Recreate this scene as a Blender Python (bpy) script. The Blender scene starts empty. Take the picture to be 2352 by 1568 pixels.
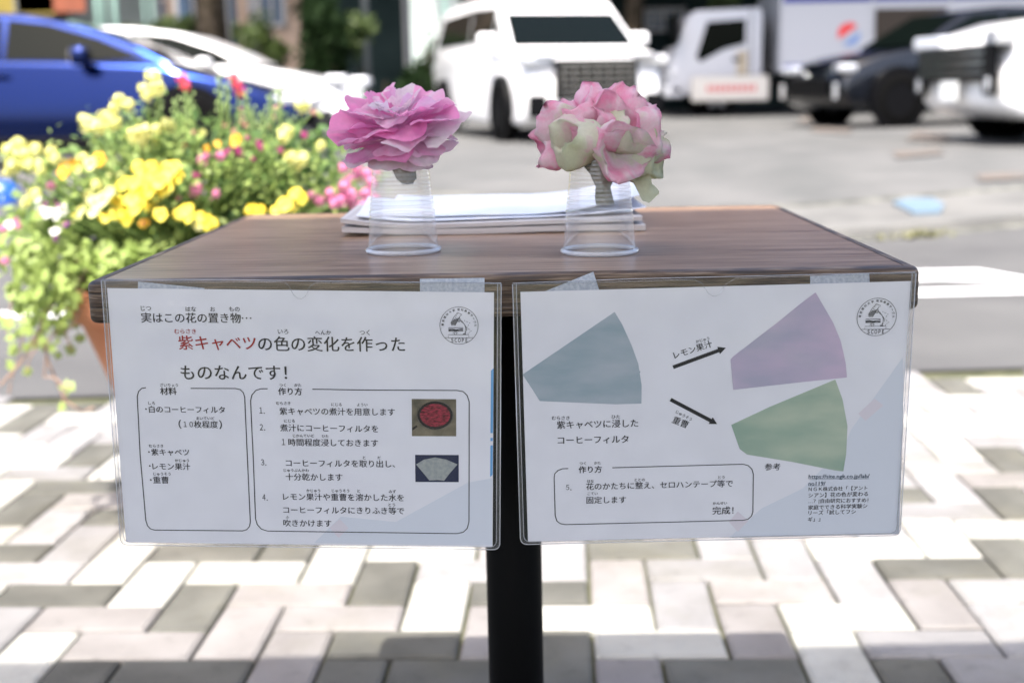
import bpy, bmesh, math, random
from mathutils import Vector, Matrix, noise
R = math.radians
PI = math.pi
random.seed(7)
scene = bpy.context.scene
C = scene.collection

# ---------------------------------------------------------------- camera
CAM_Z = 0.8535
PITCH = 0.19317
ROLL = 0.0201
LENS = 44.0
cam_data = bpy.data.cameras.new('camera')
cam_data.lens = LENS
cam_data.sensor_width = 36.0
cam_data.clip_start = 0.05
cam_data.clip_end = 400.0
cam_data.dof.use_dof = True
cam_data.dof.focus_distance = 0.985
cam_data.dof.aperture_fstop = 5.0
cam_data.dof.aperture_blades = 0
cam = bpy.data.objects.new('camera', cam_data)
C.objects.link(cam)
_cp, _sp = math.cos(PITCH), math.sin(PITCH)
_cr, _sr = math.cos(ROLL), math.sin(ROLL)
FWD = Vector((0, _cp, -_sp))
UP0 = Vector((0, _sp, _cp))
RT0 = Vector((1, 0, 0))
RT = RT0 * _cr - UP0 * _sr
UP = RT0 * _sr + UP0 * _cr
cam.matrix_world = Matrix(((RT.x, UP.x, -FWD.x, 0), (RT.y, UP.y, -FWD.y, 0), (RT.z, UP.z, -FWD.z, CAM_Z), (0, 0, 0, 1)))
scene.camera = cam
FPX = LENS / 36.0 * 2352.0

# ---------------------------------------------------------------- sky, sun, exposure
SUN_DIR = Vector((0.13, 0.46, -0.88)).normalized()      # the way the light travels
world = bpy.data.worlds.new('World')
scene.world = world
world.use_nodes = True
wn = world.node_tree.nodes
bg = wn['Background']
sky = wn.new('ShaderNodeTexSky')
sky.sky_type = 'NISHITA'
sky.sun_disc = False
sky.sun_elevation = math.asin(-SUN_DIR.z)
sky.sun_rotation = math.atan2(-SUN_DIR.x, -SUN_DIR.y)
sky.air_density = 0.8
sky.dust_density = 5.0
world.node_tree.links.new(sky.outputs[0], bg.inputs[0])
bg.inputs[1].default_value = 0.15
sun_data = bpy.data.lights.new('sun', 'SUN')
sun_data.energy = 3.2
sun_data.angle = R(0.53)
sun_data.color = (1.0, 0.95, 0.88)
sun = bpy.data.objects.new('sun', sun_data)
sun.rotation_euler = SUN_DIR.to_track_quat('-Z', 'Y').to_euler()
sun.location = (-3, -8, 12)
C.objects.link(sun)
scene.view_settings.view_transform = 'Standard'
scene.view_settings.look = 'None'
scene.view_settings.gamma = 1.0
scene.view_settings.use_curve_mapping = False
scene.view_settings.exposure = 1.84
scene.render.engine = 'CYCLES'
cy = scene.cycles
cy.use_denoising = True
try:
    cy.denoiser = 'OPENIMAGEDENOISE'
except Exception:
    pass
cy.max_bounces = 10
cy.transparent_max_bounces = 24
cy.diffuse_bounces = 4
cy.glossy_bounces = 4
cy.transmission_bounces = 6
cy.caustics_reflective = False
cy.caustics_refractive = False
cy.sample_clamp_indirect = 8.0
cy.sample_clamp_direct = 0.0


# ---------------------------------------------------------------- helpers
def ray(px, py):
    """Direction of sight for a point of the photograph (measured on a 2352 px wide print)."""
    u0 = px - 1176.0
    v0 = py - 784.0
    u = _cr * u0 - _sr * v0
    v = _sr * u0 + _cr * v0
    return RT0 * (u / FPX) + FWD - UP0 * (v / FPX)


def on_z(px, py, z=0.0):
    d = ray(px, py)
    t = (z - CAM_Z) / d.z
    return Vector((0, 0, CAM_Z)) + d * t


def at_y(px, py, y):
    d = ray(px, py)
    return Vector((0, 0, CAM_Z)) + d * (y / d.y)


def mat(name, color=(0.5, 0.5, 0.5), rough=0.6, metal=0.0, **kw):
    m = bpy.data.materials.new(name)
    m.use_nodes = True
    b = m.node_tree.nodes['Principled BSDF']
    b.inputs['Base Color'].default_value = (*color, 1)
    b.inputs['Roughness'].default_value = rough
    b.inputs['Metallic'].default_value = metal
    for k, v in kw.items():
        b.inputs[k.replace('_', ' ')].default_value = v
    return m


def nodes(m):
    return m.node_tree.nodes, m.node_tree.links, m.node_tree.nodes['Principled BSDF']


def noise_mat(name, c1, c2, scale=10.0, rough=0.8, detail=4.0, lo=0.35, hi=0.65, bump=0.0, bump_scale=None, stretch=None, metal=0.0, coords='Object', c3=None, **kw):
    m = mat(name, c1, rough, metal, **kw)
    N, L, b = nodes(m)
    tc = N.new('ShaderNodeTexCoord')
    mp = N.new('ShaderNodeMapping')
    if stretch:
        mp.inputs['Scale'].default_value = stretch
    L.new(tc.outputs[coords], mp.inputs[0])
    nz = N.new('ShaderNodeTexNoise')
    nz.inputs['Scale'].default_value = scale
    nz.inputs['Detail'].default_value = detail
    L.new(mp.outputs[0], nz.inputs['Vector'])
    cr = N.new('ShaderNodeValToRGB')
    cr.color_ramp.elements[0].position = lo
    cr.color_ramp.elements[0].color = (*c1, 1)
    cr.color_ramp.elements[1].position = hi
    cr.color_ramp.elements[1].color = (*c2, 1)
    if c3:
        e = cr.color_ramp.elements.new((lo + hi) / 2)
        e.color = (*c3, 1)
    L.new(nz.outputs[0], cr.inputs[0])
    L.new(cr.outputs[0], b.inputs['Base Color'])
    if bump:
        n2 = N.new('ShaderNodeTexNoise')
        n2.inputs['Scale'].default_value = bump_scale or scale * 4
        n2.inputs['Detail'].default_value = 5
        L.new(mp.outputs[0], n2.inputs['Vector'])
        bp = N.new('ShaderNodeBump')
        bp.inputs['Strength'].default_value = bump
        bp.inputs['Distance'].default_value = 0.01
        L.new(n2.outputs[0], bp.inputs['Height'])
        L.new(bp.outputs[0], b.inputs['Normal'])
    return m


def tag(o, label=None, cat=None, group=None, kind=None):
    if label:
        o['label'] = label
    if cat:
        o['category'] = cat
    if group:
        o['group'] = group
    if kind:
        o['kind'] = kind
    return o


def empty(name, loc=(0, 0, 0), rz=0.0, **kw):
    o = bpy.data.objects.new(name, None)
    o.empty_display_size = 0.05
    o.location = loc
    o.rotation_euler = (0, 0, rz)
    C.objects.link(o)
    return tag(o, **kw)


def link(name, me, m=None, parent=None, smooth=False, **kw):
    if m is not None and not me.materials:
        for x in (m if isinstance(m, (list, tuple)) else [m]):
            me.materials.append(x)
    if smooth:
        for p in me.polygons:
            p.use_smooth = True
    o = bpy.data.objects.new(name, me)
    C.objects.link(o)
    if parent is not None:
        o.parent = parent
    return tag(o, **kw)


def pydata(name, vs, fs, m=None, parent=None, smooth=False, **kw):
    me = bpy.data.meshes.new(name)
    me.from_pydata([tuple(v) for v in vs], [], fs)
    me.update()
    return link(name, me, m, parent, smooth, **kw)


def from_bm(name, bm, m=None, parent=None, smooth=False, **kw):
    me = bpy.data.meshes.new(name)
    bm.normal_update()
    bm.to_mesh(me)
    bm.free()
    return link(name, me, m, parent, smooth, **kw)


def bm_box(bm, c, s, bevel=0.0, seg=2, rot=None):
    r = bmesh.ops.create_cube(bm, size=1.0)
    vs = r['verts']
    for v in vs:
        v.co = Vector((v.co.x * s[0], v.co.y * s[1], v.co.z * s[2]))
    if bevel > 0:
        es = list({e for v in vs for e in v.link_edges})
        rr = bmesh.ops.bevel(bm, geom=es, offset=bevel, segments=seg, affect='EDGES', profile=0.5)
        vs = list({v for f in rr['faces'] for v in f.verts} | {v for v in vs if v.is_valid})
    for v in vs:
        if rot is not None:
            v.co = rot @ v.co
        v.co += Vector(c)
    return vs


def box(name, c, s, m, parent=None, bevel=0.0, seg=2, rot=None, smooth=False, **kw):
    bm = bmesh.new()
    bm_box(bm, c, s, bevel, seg, rot)
    return from_bm(name, bm, m, parent, smooth, **kw)


def lathe(profile, n=32, origin=(0, 0, 0), cap=False):
    vs, fs = [], []
    for r, z in profile:
        for k in range(n):
            a = 2 * PI * k / n
            vs.append((origin[0] + r * math.cos(a), origin[1] + r * math.sin(a), origin[2] + z))
    for j in range(len(profile) - 1):
        for k in range(n):
            k2 = (k + 1) % n
            fs.append((j * n + k, j * n + k2, (j + 1) * n + k2, (j + 1) * n + k))
    if cap:
        fs.append(tuple(range(n))[::-1])
        fs.append(tuple((len(profile) - 1) * n + k for k in range(n)))
    return vs, fs


def tube(pts, rad, n=6):
    """vertices and faces of a tube along points; rad may be a number or a list"""
    vs, fs = [], []
    pts = [Vector(p) for p in pts]
    m = len(pts)
    for i, p in enumerate(pts):
        d = (pts[min(i + 1, m - 1)] - pts[max(i - 1, 0)])
        d = d.normalized() if d.length > 1e-9 else Vector((0, 0, 1))
        a = d.orthogonal().normalized() if abs(d.z) > 0.95 else d.cross(Vector((0, 0, 1))).normalized()
        b = d.cross(a)
        r = rad[i] if isinstance(rad, (list, tuple)) else rad
        for k in range(n):
            t = 2 * PI * k / n
            vs.append(p + (a * math.cos(t) + b * math.sin(t)) * r)
    for i in range(m - 1):
        for k in range(n):
            k2 = (k + 1) % n
            fs.append((i * n + k, i * n + k2, (i + 1) * n + k2, (i + 1) * n + k))
    fs.append(tuple(range(n))[::-1])
    fs.append(tuple((m - 1) * n + k for k in range(n)))
    return vs, fs


class MB:
    """collects verts and faces for one mesh"""
    def __init__(self):
        self.v, self.f, self.mi = [], [], []

    def add(self, vs, fs, mi=0):
        o = len(self.v)
        self.v += [tuple(x) for x in vs]
        self.f += [tuple(i + o for i in f) for f in fs]
        self.mi += [mi] * len(fs)

    def build(self, name, m=None, parent=None, smooth=False, **kw):
        o = pydata(name, self.v, self.f, m, parent, smooth, **kw)
        if any(self.mi):
            for p, i in zip(o.data.polygons, self.mi):
                p.material_index = i
        return o

    def mesh(self, name, mats, smooth=False):
        me = bpy.data.meshes.new(name)
        me.from_pydata(self.v, [], self.f)
        for x in mats:
            me.materials.append(x)
        for p, i in zip(me.polygons, self.mi):
            p.material_index = i
            p.use_smooth = smooth
        me.update()
        return me

# ---- what is printed on the two sheets, in millimetres from each sheet's upper corner
LEFT_TEXT = [('じつ', 25.11, -15.53, 32.91, -15.42, 'k', 0),
 ('実はこの花の置き物', 24.89, -22.88, 101.75, -22.32, 'k', 0),
 ('…', 102.66, -22.38, 110.03, -22.29, 'k', 0),
 ('はな', 59.59, -15.66, 67.69, -15.55, 'k', 0),
 ('お', 78.61, -15.55, 82.27, -15.5, 'k', 0),
 ('もの', 93.07, -15.36, 101.33, -15.25, 'k', 0),
 ('むらさき', 49.79, -33.5, 66.62, -33.29, 'r', 0),
 ('紫キャベツ', 52.57, -42.53, 112.53, -42.16, 'r', 0),
 ('いろ', 130.07, -32.78, 138.11, -32.68, 'k', 0),
 ('へんか', 158.93, -33.16, 171.2, -33.0, 'k', 0),
 ('つく', 193.33, -32.8, 201.19, -32.7, 'k', 0),
 ('ものなんです！', 52.89, -66.49, 135.77, -65.7, 'k', 0),
 ('ざいりょう', 36.19, -76.83, 50.13, -76.77, 'k', 0),
 ('材料', 35.91, -81.86, 48.58, -81.72, 'b', 0),
 ('しろ', 25.87, -91.86, 31.04, -91.81, 'k', 0),
 ('白のコーヒーフィルタ', 26.09, -96.92, 85.91, -96.68, 'k', 0),
 ('（', 48.8, -108.99, 50.79, -108.97, 'k', 0),
 ('１０', 52.62, -108.95, 59.99, -108.97, 'k', 4.55),
 ('枚程度', 60.86, -108.96, 79.72, -108.87, 'k', 0),
 ('）', 80.85, -108.86, 82.86, -108.84, 'k', 0),
 ('まいていど', 63.11, -103.84, 77.35, -103.7, 'k', 0),
 ('むらさき', 24.17, -127.37, 35.48, -127.27, 'k', 0),
 ('紫キャベツ', 25.7, -132.5, 55.7, -132.33, 'k', 0),
 ('かじゅう', 44.07, -139.38, 55.17, -139.29, 'k', 0),
 ('レモン果汁', 25.8, -144.43, 55.88, -144.37, 'k', 0),
 ('じゅうそう', 26.13, -150.94, 39.96, -150.83, 'k', 0),
 ('重曹', 25.58, -156.05, 37.94, -155.96, 'k', 0),
 ('・', 23.17, -96.77, 24.38, -96.75, 'k', 0),
 ('・', 23.18, -132.43, 24.4, -132.42, 'k', 0),
 ('・', 23.11, -144.17, 24.34, -144.16, 'k', 0),
 ('・', 23.13, -155.98, 24.36, -155.97, 'k', 0),
 ('つく', 129.62, -75.89, 134.65, -75.84, 'k', 0),
 ('かた', 141.33, -75.77, 146.71, -75.71, 'k', 0),
 ('作り方', 128.59, -80.86, 147.08, -80.84, 'b', 0),
 ('１', 113.07, -96.78, 115.53, -96.75, 'k', 5.03),
 ('.', 116.42, -98.99, 117.21, -98.98, 'k', 0),
 ('紫キャベツの煮汁を用意します', 128.96, -97.18, 219.61, -96.82, 'k', 0),
 ('むらさき', 126.55, -90.67, 137.7, -90.56, 'k', 0),
 ('にじる', 169.8, -91.25, 177.99, -91.16, 'k', 0),
 ('ようい', 190.08, -91.13, 198.29, -91.05, 'k', 0),
 ('２', 112.82, -110.64, 115.29, -110.62, 'k', 5.03),
 ('.', 116.18, -112.87, 116.97, -112.86, 'k', 0),
 ('煮汁にコーヒーフィルタを', 128.86, -110.87, 206.3, -110.88, 'k', 0),
 ('にじる', 132.22, -105.2, 140.6, -105.11, 'k', 0),
 ('１', 129.71, -122.74, 132.36, -122.72, 'k', 5.03),
 ('時間程度浸しておきます', 134.92, -122.88, 205.94, -122.71, 'k', 0),
 ('じかんていど', 138.81, -117.37, 155.63, -117.21, 'k', 0),
 ('ひた', 161.64, -117.53, 166.96, -117.48, 'k', 0),
 ('３', 112.54, -139.98, 115.02, -139.96, 'k', 5.03),
 ('.', 115.92, -142.24, 116.72, -142.23, 'k', 0),
 ('コーヒーフィルタを取り出し、', 132.33, -140.29, 219.1, -140.04, 'k', 0),
 ('と', 193.71, -135.09, 195.85, -135.07, 'k', 0),
 ('だ', 205.31, -134.99, 207.72, -134.97, 'k', 0),
 ('じゅうぶんかわ', 130.44, -146.51, 150.39, -146.35, 'k', 0),
 ('十分乾かします', 131.77, -151.96, 177.03, -151.89, 'k', 0),
 ('４', 112.43, -169.72, 114.93, -169.71, 'k', 5.03),
 ('.', 115.83, -172.02, 116.64, -172.01, 'k', 0),
 ('レモン果汁や重曹を溶かした水を', 129.0, -168.83, 225.79, -168.61, 'k', 0),
 ('かじゅう', 147.94, -163.57, 158.95, -163.49, 'k', 0),
 ('じゅうそう', 168.36, -163.42, 182.17, -163.32, 'k', 0),
 ('と', 188.72, -163.36, 190.78, -163.35, 'k', 0),
 ('みず', 213.88, -163.37, 219.54, -163.33, 'k', 0),
 ('コーヒーフィルタにきりふき等で', 128.8, -180.17, 225.86, -179.8, 'k', 0),
 ('とう', 213.46, -174.82, 218.69, -174.78, 'k', 0),
 ('吹きかけます', 128.43, -191.47, 167.16, -191.42, 'k', 0),
 ('ふ', 130.49, -186.29, 133.1, -186.27, 'k', 0)]
RIGHT_TEXT = [('レモン果汁', 117.4, -54.18, 146.62, -45.15, 'k', 0),
 ('かじゅう', 134.41, -43.66, 144.58, -40.95, 'k', 0),
 ('じゅうそう', 119.59, -100.52, 131.72, -107.71, 'k', 0),
 ('重曹', 117.23, -106.88, 128.95, -112.19, 'k', 0),
 ('むらさき', 21.78, -103.24, 35.76, -103.62, 'k', 0),
 ('ひた', 68.8, -103.5, 75.56, -103.69, 'k', 0),
 ('紫キャベツに浸した', 25.61, -109.27, 89.71, -109.39, 'k', 0),
 ('コーヒーフィルタ', 26.03, -122.31, 82.03, -122.73, 'k', 0),
 ('つく', 42.99, -142.36, 48.03, -142.5, 'k', 0),
 ('かた', 54.69, -142.42, 59.81, -142.48, 'k', 0),
 ('作り方', 42.27, -147.78, 60.57, -147.93, 'b', 0),
 ('５', 31.87, -162.91, 34.32, -162.89, 'k', 4.4),
 ('.', 35.27, -165.04, 36.09, -165.06, 'k', 0),
 ('花のかたちに整え、セロハンテープ等で', 48.04, -162.65, 165.24, -162.9, 'k', 0),
 ('はな', 48.83, -157.9, 54.21, -157.96, 'k', 0),
 ('ととの', 86.84, -157.81, 95.0, -157.86, 'k', 0),
 ('とう', 153.47, -157.45, 158.61, -157.42, 'k', 0),
 ('こてい', 48.96, -168.87, 57.14, -168.92, 'k', 0),
 ('固定します', 48.08, -174.54, 79.86, -174.8, 'k', 0),
 ('かんせい', 149.74, -179.96, 160.98, -180.0, 'k', 0),
 ('完成！', 149.43, -186.38, 166.28, -186.4, 'k', 0),
 ('参考', 190.42, -149.46, 202.71, -149.52, 'k', 0),
 ('https://site.ngk.co.jp/lab/', 225.66, -159.29, 273.88, -160.05, 'u', 0),
 ('no119/', 225.68, -164.79, 239.09, -164.97, 'u', 0),
 ('ＮＧＫ株式会社「【アント', 226.03, -169.65, 272.83, -169.78, 'g', 0),
 ('シアン】花の色が変わる', 226.04, -174.99, 273.52, -174.85, 'g', 0),
 ('…？|自由研究におすすめ！', 226.23, -180.35, 274.07, -180.71, 'g', 0),
 ('家庭でできる科学実験シ', 226.24, -185.72, 273.58, -185.38, 'g', 0),
 ('リーズ「試してフシ', 226.59, -190.43, 264.55, -190.21, 'g', 0),
 ('ギ」」', 226.35, -196.21, 236.25, -196.0, 'g', 0)]
LEFT_TEXT.append(("の色の変化を作った",114.44,-42.51,228.16,-41.72,"k",0))
L_BOX1 = [(24.79, -79.23), (21.58, -79.82), (18.85, -82.31), (17.49, -86.45), (16.55, -135.58), (17.43, -190.67), (18.48, -195.48), (20.8, -198.17), (24.1, -199.12), (95.25, -198.88), (98.68, -197.69), (100.92, -194.97), (101.78, -191.09), (101.84, -132.96), (101.96, -86.01), (100.98, -82.35), (98.74, -79.9), (95.31, -79.11), (59.9, -79.4)]
L_BOX2 = [(120.29, -78.94), (114.86, -79.1), (110.88, -80.53), (107.67, -84.27), (106.44, -88.93), (106.48, -138.32), (106.1, -188.4), (107.26, -193.27), (110.53, -197.16), (115.41, -198.79), (187.14, -198.84), (268.4, -198.94), (273.41, -197.63), (276.6, -194.16), (277.95, -188.26), (278.03, -136.86), (278.03, -87.6), (276.42, -82.48), (273.31, -79.43), (268.44, -78.55), (198.23, -79.12), (155.34, -78.93)]
R_BOX = [(33.91, -146.67), (29.27, -146.71), (25.59, -148.19), (23.1, -150.76), (22.47, -154.26), (22.49, -171.51), (22.61, -187.58), (23.77, -192.1), (26.44, -194.6), (30.54, -195.61), (100.97, -195.7), (174.28, -195.59), (178.38, -194.63), (180.95, -192.01), (181.93, -188.0), (181.48, -155.59), (180.23, -151.16), (177.31, -148.0), (173.21, -146.66), (69.12, -146.94)]
L_PHOTO1 = [(233.0, -85.92), (267.82, -85.74), (267.8, -116.35), (232.82, -116.68)]
L_PHOTO2 = [(235.19, -132.25), (269.77, -131.95), (269.77, -154.82), (235.19, -155.09)]
POT = [(265.94, -98.99), (265.44, -102.16), (263.97, -105.13), (261.63, -107.7), (258.58, -109.68), (255.03, -110.94), (251.22, -111.39), (247.41, -111.01), (243.88, -109.82), (240.85, -107.9), (238.53, -105.38), (237.09, -102.44), (236.61, -99.28), (237.14, -96.12), (238.62, -93.16), (240.96, -90.61), (244.0, -88.65), (247.54, -87.4), (251.32, -86.94), (255.11, -87.32), (258.63, -88.5), (261.66, -90.4), (263.98, -92.9), (265.45, -95.83)]
CABB = [(264.16, -99.01), (263.72, -101.74), (262.43, -104.3), (260.37, -106.51), (257.69, -108.21), (254.57, -109.3), (251.22, -109.69), (247.88, -109.36), (244.77, -108.34), (242.11, -106.68), (240.08, -104.52), (238.81, -101.99), (238.39, -99.26), (238.85, -96.54), (240.15, -93.99), (242.21, -91.79), (244.88, -90.1), (247.99, -89.02), (251.32, -88.63), (254.64, -88.95), (257.74, -89.97), (260.4, -91.61), (262.44, -93.76), (263.73, -96.28)]
FAN = [(235.85, -140.28), (241.97, -136.21), (250.94, -134.22), (259.9, -135.86), (268.87, -139.81), (262.57, -147.55), (258.06, -153.75), (253.55, -153.21), (246.35, -153.65), (241.0, -146.76)]
L_BAR = [(296.99, -60.29), (294.97, -62.22), (294.8, -113.35), (296.77, -113.33)]
L_BAR2 = [(294.82, -117.34), (296.8, -117.32), (296.63, -119.98), (294.84, -120.0)]
L_BAR3 = [(294.86, -123.52), (296.75, -123.5), (296.72, -148.24), (294.75, -150.18)]
L_PALE1 = [(296.38, -151.13), (296.55, -208.86), (152.54, -208.69), (174.77, -185.51), (218.97, -189.62), (276.99, -155.15)]
L_PINK = [(165.53, -195.35), (173.83, -187.47), (180.89, -195.25), (172.56, -204.14)]
BLUE_FILTER = [(-0.31, -66.48), (71.81, -17.84), (77.67, -28.26), (84.73, -44.98), (89.87, -60.12), (92.43, -77.85), (92.27, -93.12), (72.63, -93.18), (52.6, -91.78), (12.59, -88.82), (6.05, -77.19)]
PURPLE_BACK = [(161.33, -57.04), (196.57, -26.52), (218.26, -5.46), (221.52, -8.96), (204.39, -25.08)]
PURPLE_FILTER = [(163.3, -56.25), (196.66, -29.81), (213.52, -15.51), (224.96, -6.7), (233.35, -20.94), (239.26, -30.95), (245.81, -46.0), (250.56, -64.47), (252.01, -75.86), (217.24, -78.71), (164.0, -83.6), (161.36, -58.71)]
GREEN_FILTER = [(163.02, -112.97), (192.6, -98.78), (243.09, -77.41), (249.46, -93.81), (254.4, -116.42), (254.54, -140.14), (252.96, -154.94), (247.59, -154.31), (211.66, -145.64), (175.93, -138.44), (170.06, -133.52)]
GREEN_FOLD = [(166.26, -120.61), (175.93, -138.44), (170.06, -133.52)]
CREASE = [(91.07, -66.02), (68.66, -87.37), (69.45, -88.24), (91.47, -67.29)]
R_PALE = [(297.51, -106.33), (300.61, -211.42), (163.1, -211.02), (188.68, -185.65), (221.36, -169.03), (252.08, -134.35), (257.61, -119.34), (294.5, -60.64)]
R_PINK1 = [(262.31, -106.3), (274.46, -94.02), (281.78, -99.82), (268.33, -112.57)]
R_PINK2 = [(162.83, -196.69), (169.85, -187.57), (178.59, -196.15), (170.23, -205.78)]
ARROW1 = [(116.41, -62.37), (151.46, -49.66), (150.88, -48.06), (157.61, -49.02), (153.06, -54.07), (152.48, -52.48), (117.43, -65.19)]
ARROW2 = [(115.86, -89.05), (147.49, -107.55), (148.35, -106.08), (151.91, -111.87), (145.12, -111.6), (145.97, -110.14), (114.34, -91.63)]
LOGO_L = [(270.17, -26.38), (284.9, -26.19)]
LOGO_R = [(272.43, -27.56), (287.4, -27.72)]
CASE_L = [(-3.57, 6.21), (302.51, 7.12), (302.91, -212.02), (-3.89, -211.98)]
CASE_R = [(-5.77, 6.48), (299.89, 6.65), (300.95, -211.89), (-6.09, -211.92)]
NOTCH_L = [(137.0, 6.4), (139.5, 4.6), (141.5, 0.8), (143.5, -3.2), (146.5, -5.9), (149.5, -6.3), (152.5, -4.2), (154.6, -0.4), (156.4, 3.6), (160.5, 6.4)]
NOTCH_R = [(135.5, 4.6), (138.5, 3.0), (140.5, -0.6), (143.0, -4.6), (146.5, -7.0), (149.5, -6.8), (152.3, -4.8), (154.3, -1.2), (156.5, 2.2), (160.5, 4.4)]
TAPE_L1 = [(23.73, 4.9), (74.57, 0.37), (73.73, -2.42), (22.91, -3.12)]
TAPE_L2 = [(240.17, 9.58), (289.61, 10.88), (289.67, -1.63), (240.22, -2.31)]
TAPE_R1 = [(18.35, -0.7), (56.01, 13.8), (60.56, -1.66), (45.66, -4.51)]
TAPE_R2 = [(220.83, 5.8), (265.43, 6.63), (266.45, -3.1), (221.14, -2.7)]

# ================================================================ printed text is turned into meshes while the scene is small
def text_mesh(body, bold=False, off=0.010):
    cu = bpy.data.curves.new('print', 'FONT')
    cu.body = body
    cu.resolution_u = 3
    cu.fill_mode = 'FRONT' if hasattr(cu, 'fill_mode') else 'BOTH'
    cu.offset = 0.0
    o = bpy.data.objects.new('print', cu)
    C.objects.link(o)
    dg = bpy.context.evaluated_depsgraph_get()
    me = bpy.data.meshes.new_from_object(o.evaluated_get(dg), depsgraph=dg)
    bpy.data.objects.remove(o)
    bpy.data.curves.remove(cu)
    return me


def text_between(body, p0, p1, bold=False, height=0.0, off=0.010):
    """text whose ink runs from p0 to p1 (middle line of the ink, metres in the sheet's own plane x,z)"""
    me = text_mesh(body, bold, off)
    xs = [v.co.x for v in me.vertices]
    ys = [v.co.y for v in me.vertices]
    if not xs:
        return None
    x0, x1, y0, y1 = min(xs), max(xs), min(ys), max(ys)
    d = Vector((p1[0] - p0[0], p1[1] - p0[1]))
    L = d.length
    s = L / max(1e-6, x1 - x0)
    sy = height / (y1 - y0) if height else s
    ux, uz = d.x / L, d.y / L
    ym = (y0 + y1) / 2
    if body[0] in 'NGhn':
        ym = (y0 + y1) / 2
    # heavier weights: copies of the outline laid a hair apart, each on its own level
    w_ = 0.020 if bold else off
    shifts = [(0, 0), (w_, 0), (-w_, 0), (0, w_), (0, -w_)] if bold else [(-w_, w_ * .5), (w_, -w_ * .5)]
    src_v = [(v.co.x, v.co.y) for v in me.vertices]
    src_f = [tuple(p.vertices) for p in me.polygons]
    allv, allf = [], []
    for k_, (sx_, sy_) in enumerate(shifts):
        o_ = len(allv)
        allv += [(x + sx_, y + sy_, k_) for x, y in src_v]
        allf += [tuple(i + o_ for i in f) for f in src_f]
    me = bpy.data.meshes.new('print')
    me.from_pydata(allv, [], allf)
    for v in me.vertices:
        a = (v.co.x - x0) * s
        b = (v.co.y - ym) * sy
        v.co = Vector((p0[0] + a * ux - b * uz, -0.000012 * v.co.z, p0[1] + a * uz + b * ux))
    return me


M_INK = mat('black_ink', (0.008, 0.008, 0.012), 0.45)
M_INK_BLUE = mat('blue_black_ink', (0.02, 0.05, 0.09), 0.45)
M_INK_RED = mat('red_ink', (0.36, 0.015, 0.012), 0.45)
SHEET_PRINT = {}
for side, items in (('left', LEFT_TEXT), ('right', RIGHT_TEXT)):
    lst = []
    for body, x0, y0, x1, y1, c, hh in items:
        me = text_between(body, (x0 / 1000, y0 / 1000), (x1 / 1000, y1 / 1000), bold=(c == 'b'), height=hh / 1000, off=(0.004 if hh else 0.016 if math.hypot(x1 - x0, y1 - y0) / len(body) < 3.2 else 0.011))
        if me:
            me.materials.clear()
            me.materials.append({'r': M_INK_RED, 'u': M_INK_BLUE}.get(c, M_INK))
            lst.append((body, me))
    SHEET_PRINT[side] = lst


def stroke(pts, w, closed=False):
    """flat line of width w through 2-D points in the x,z plane"""
    vs, fs = [], []
    P = [Vector(p) for p in pts]
    n = len(P)
    for i, p in enumerate(P):
        if closed:
            a, b = P[(i - 1) % n], P[(i + 1) % n]
        else:
            a, b = P[max(i - 1, 0)], P[min(i + 1, n - 1)]
        d = (b - a).normalized()
        nn = Vector((-d.y, d.x)) * w / 2
        vs += [(p.x + nn.x, 0, p.y + nn.y), (p.x - nn.x, 0, p.y - nn.y)]
    for i in range(n if closed else n - 1):
        j = (i + 1) % n
        fs.append((2 * i, 2 * i + 1, 2 * j + 1, 2 * j))
    return vs, fs


def mm(pts):
    return [(x / 1000, y / 1000) for x, y in pts]


def circle(c, r, n=40, a0=0.0, a1=2 * PI):
    return [(c[0] + r * math.cos(a0 + (a1 - a0) * k / n), c[1] + r * math.sin(a0 + (a1 - a0) * k / n)) for k in range(n + (0 if abs(a1 - a0) > 6.28 else 1))]


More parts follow.
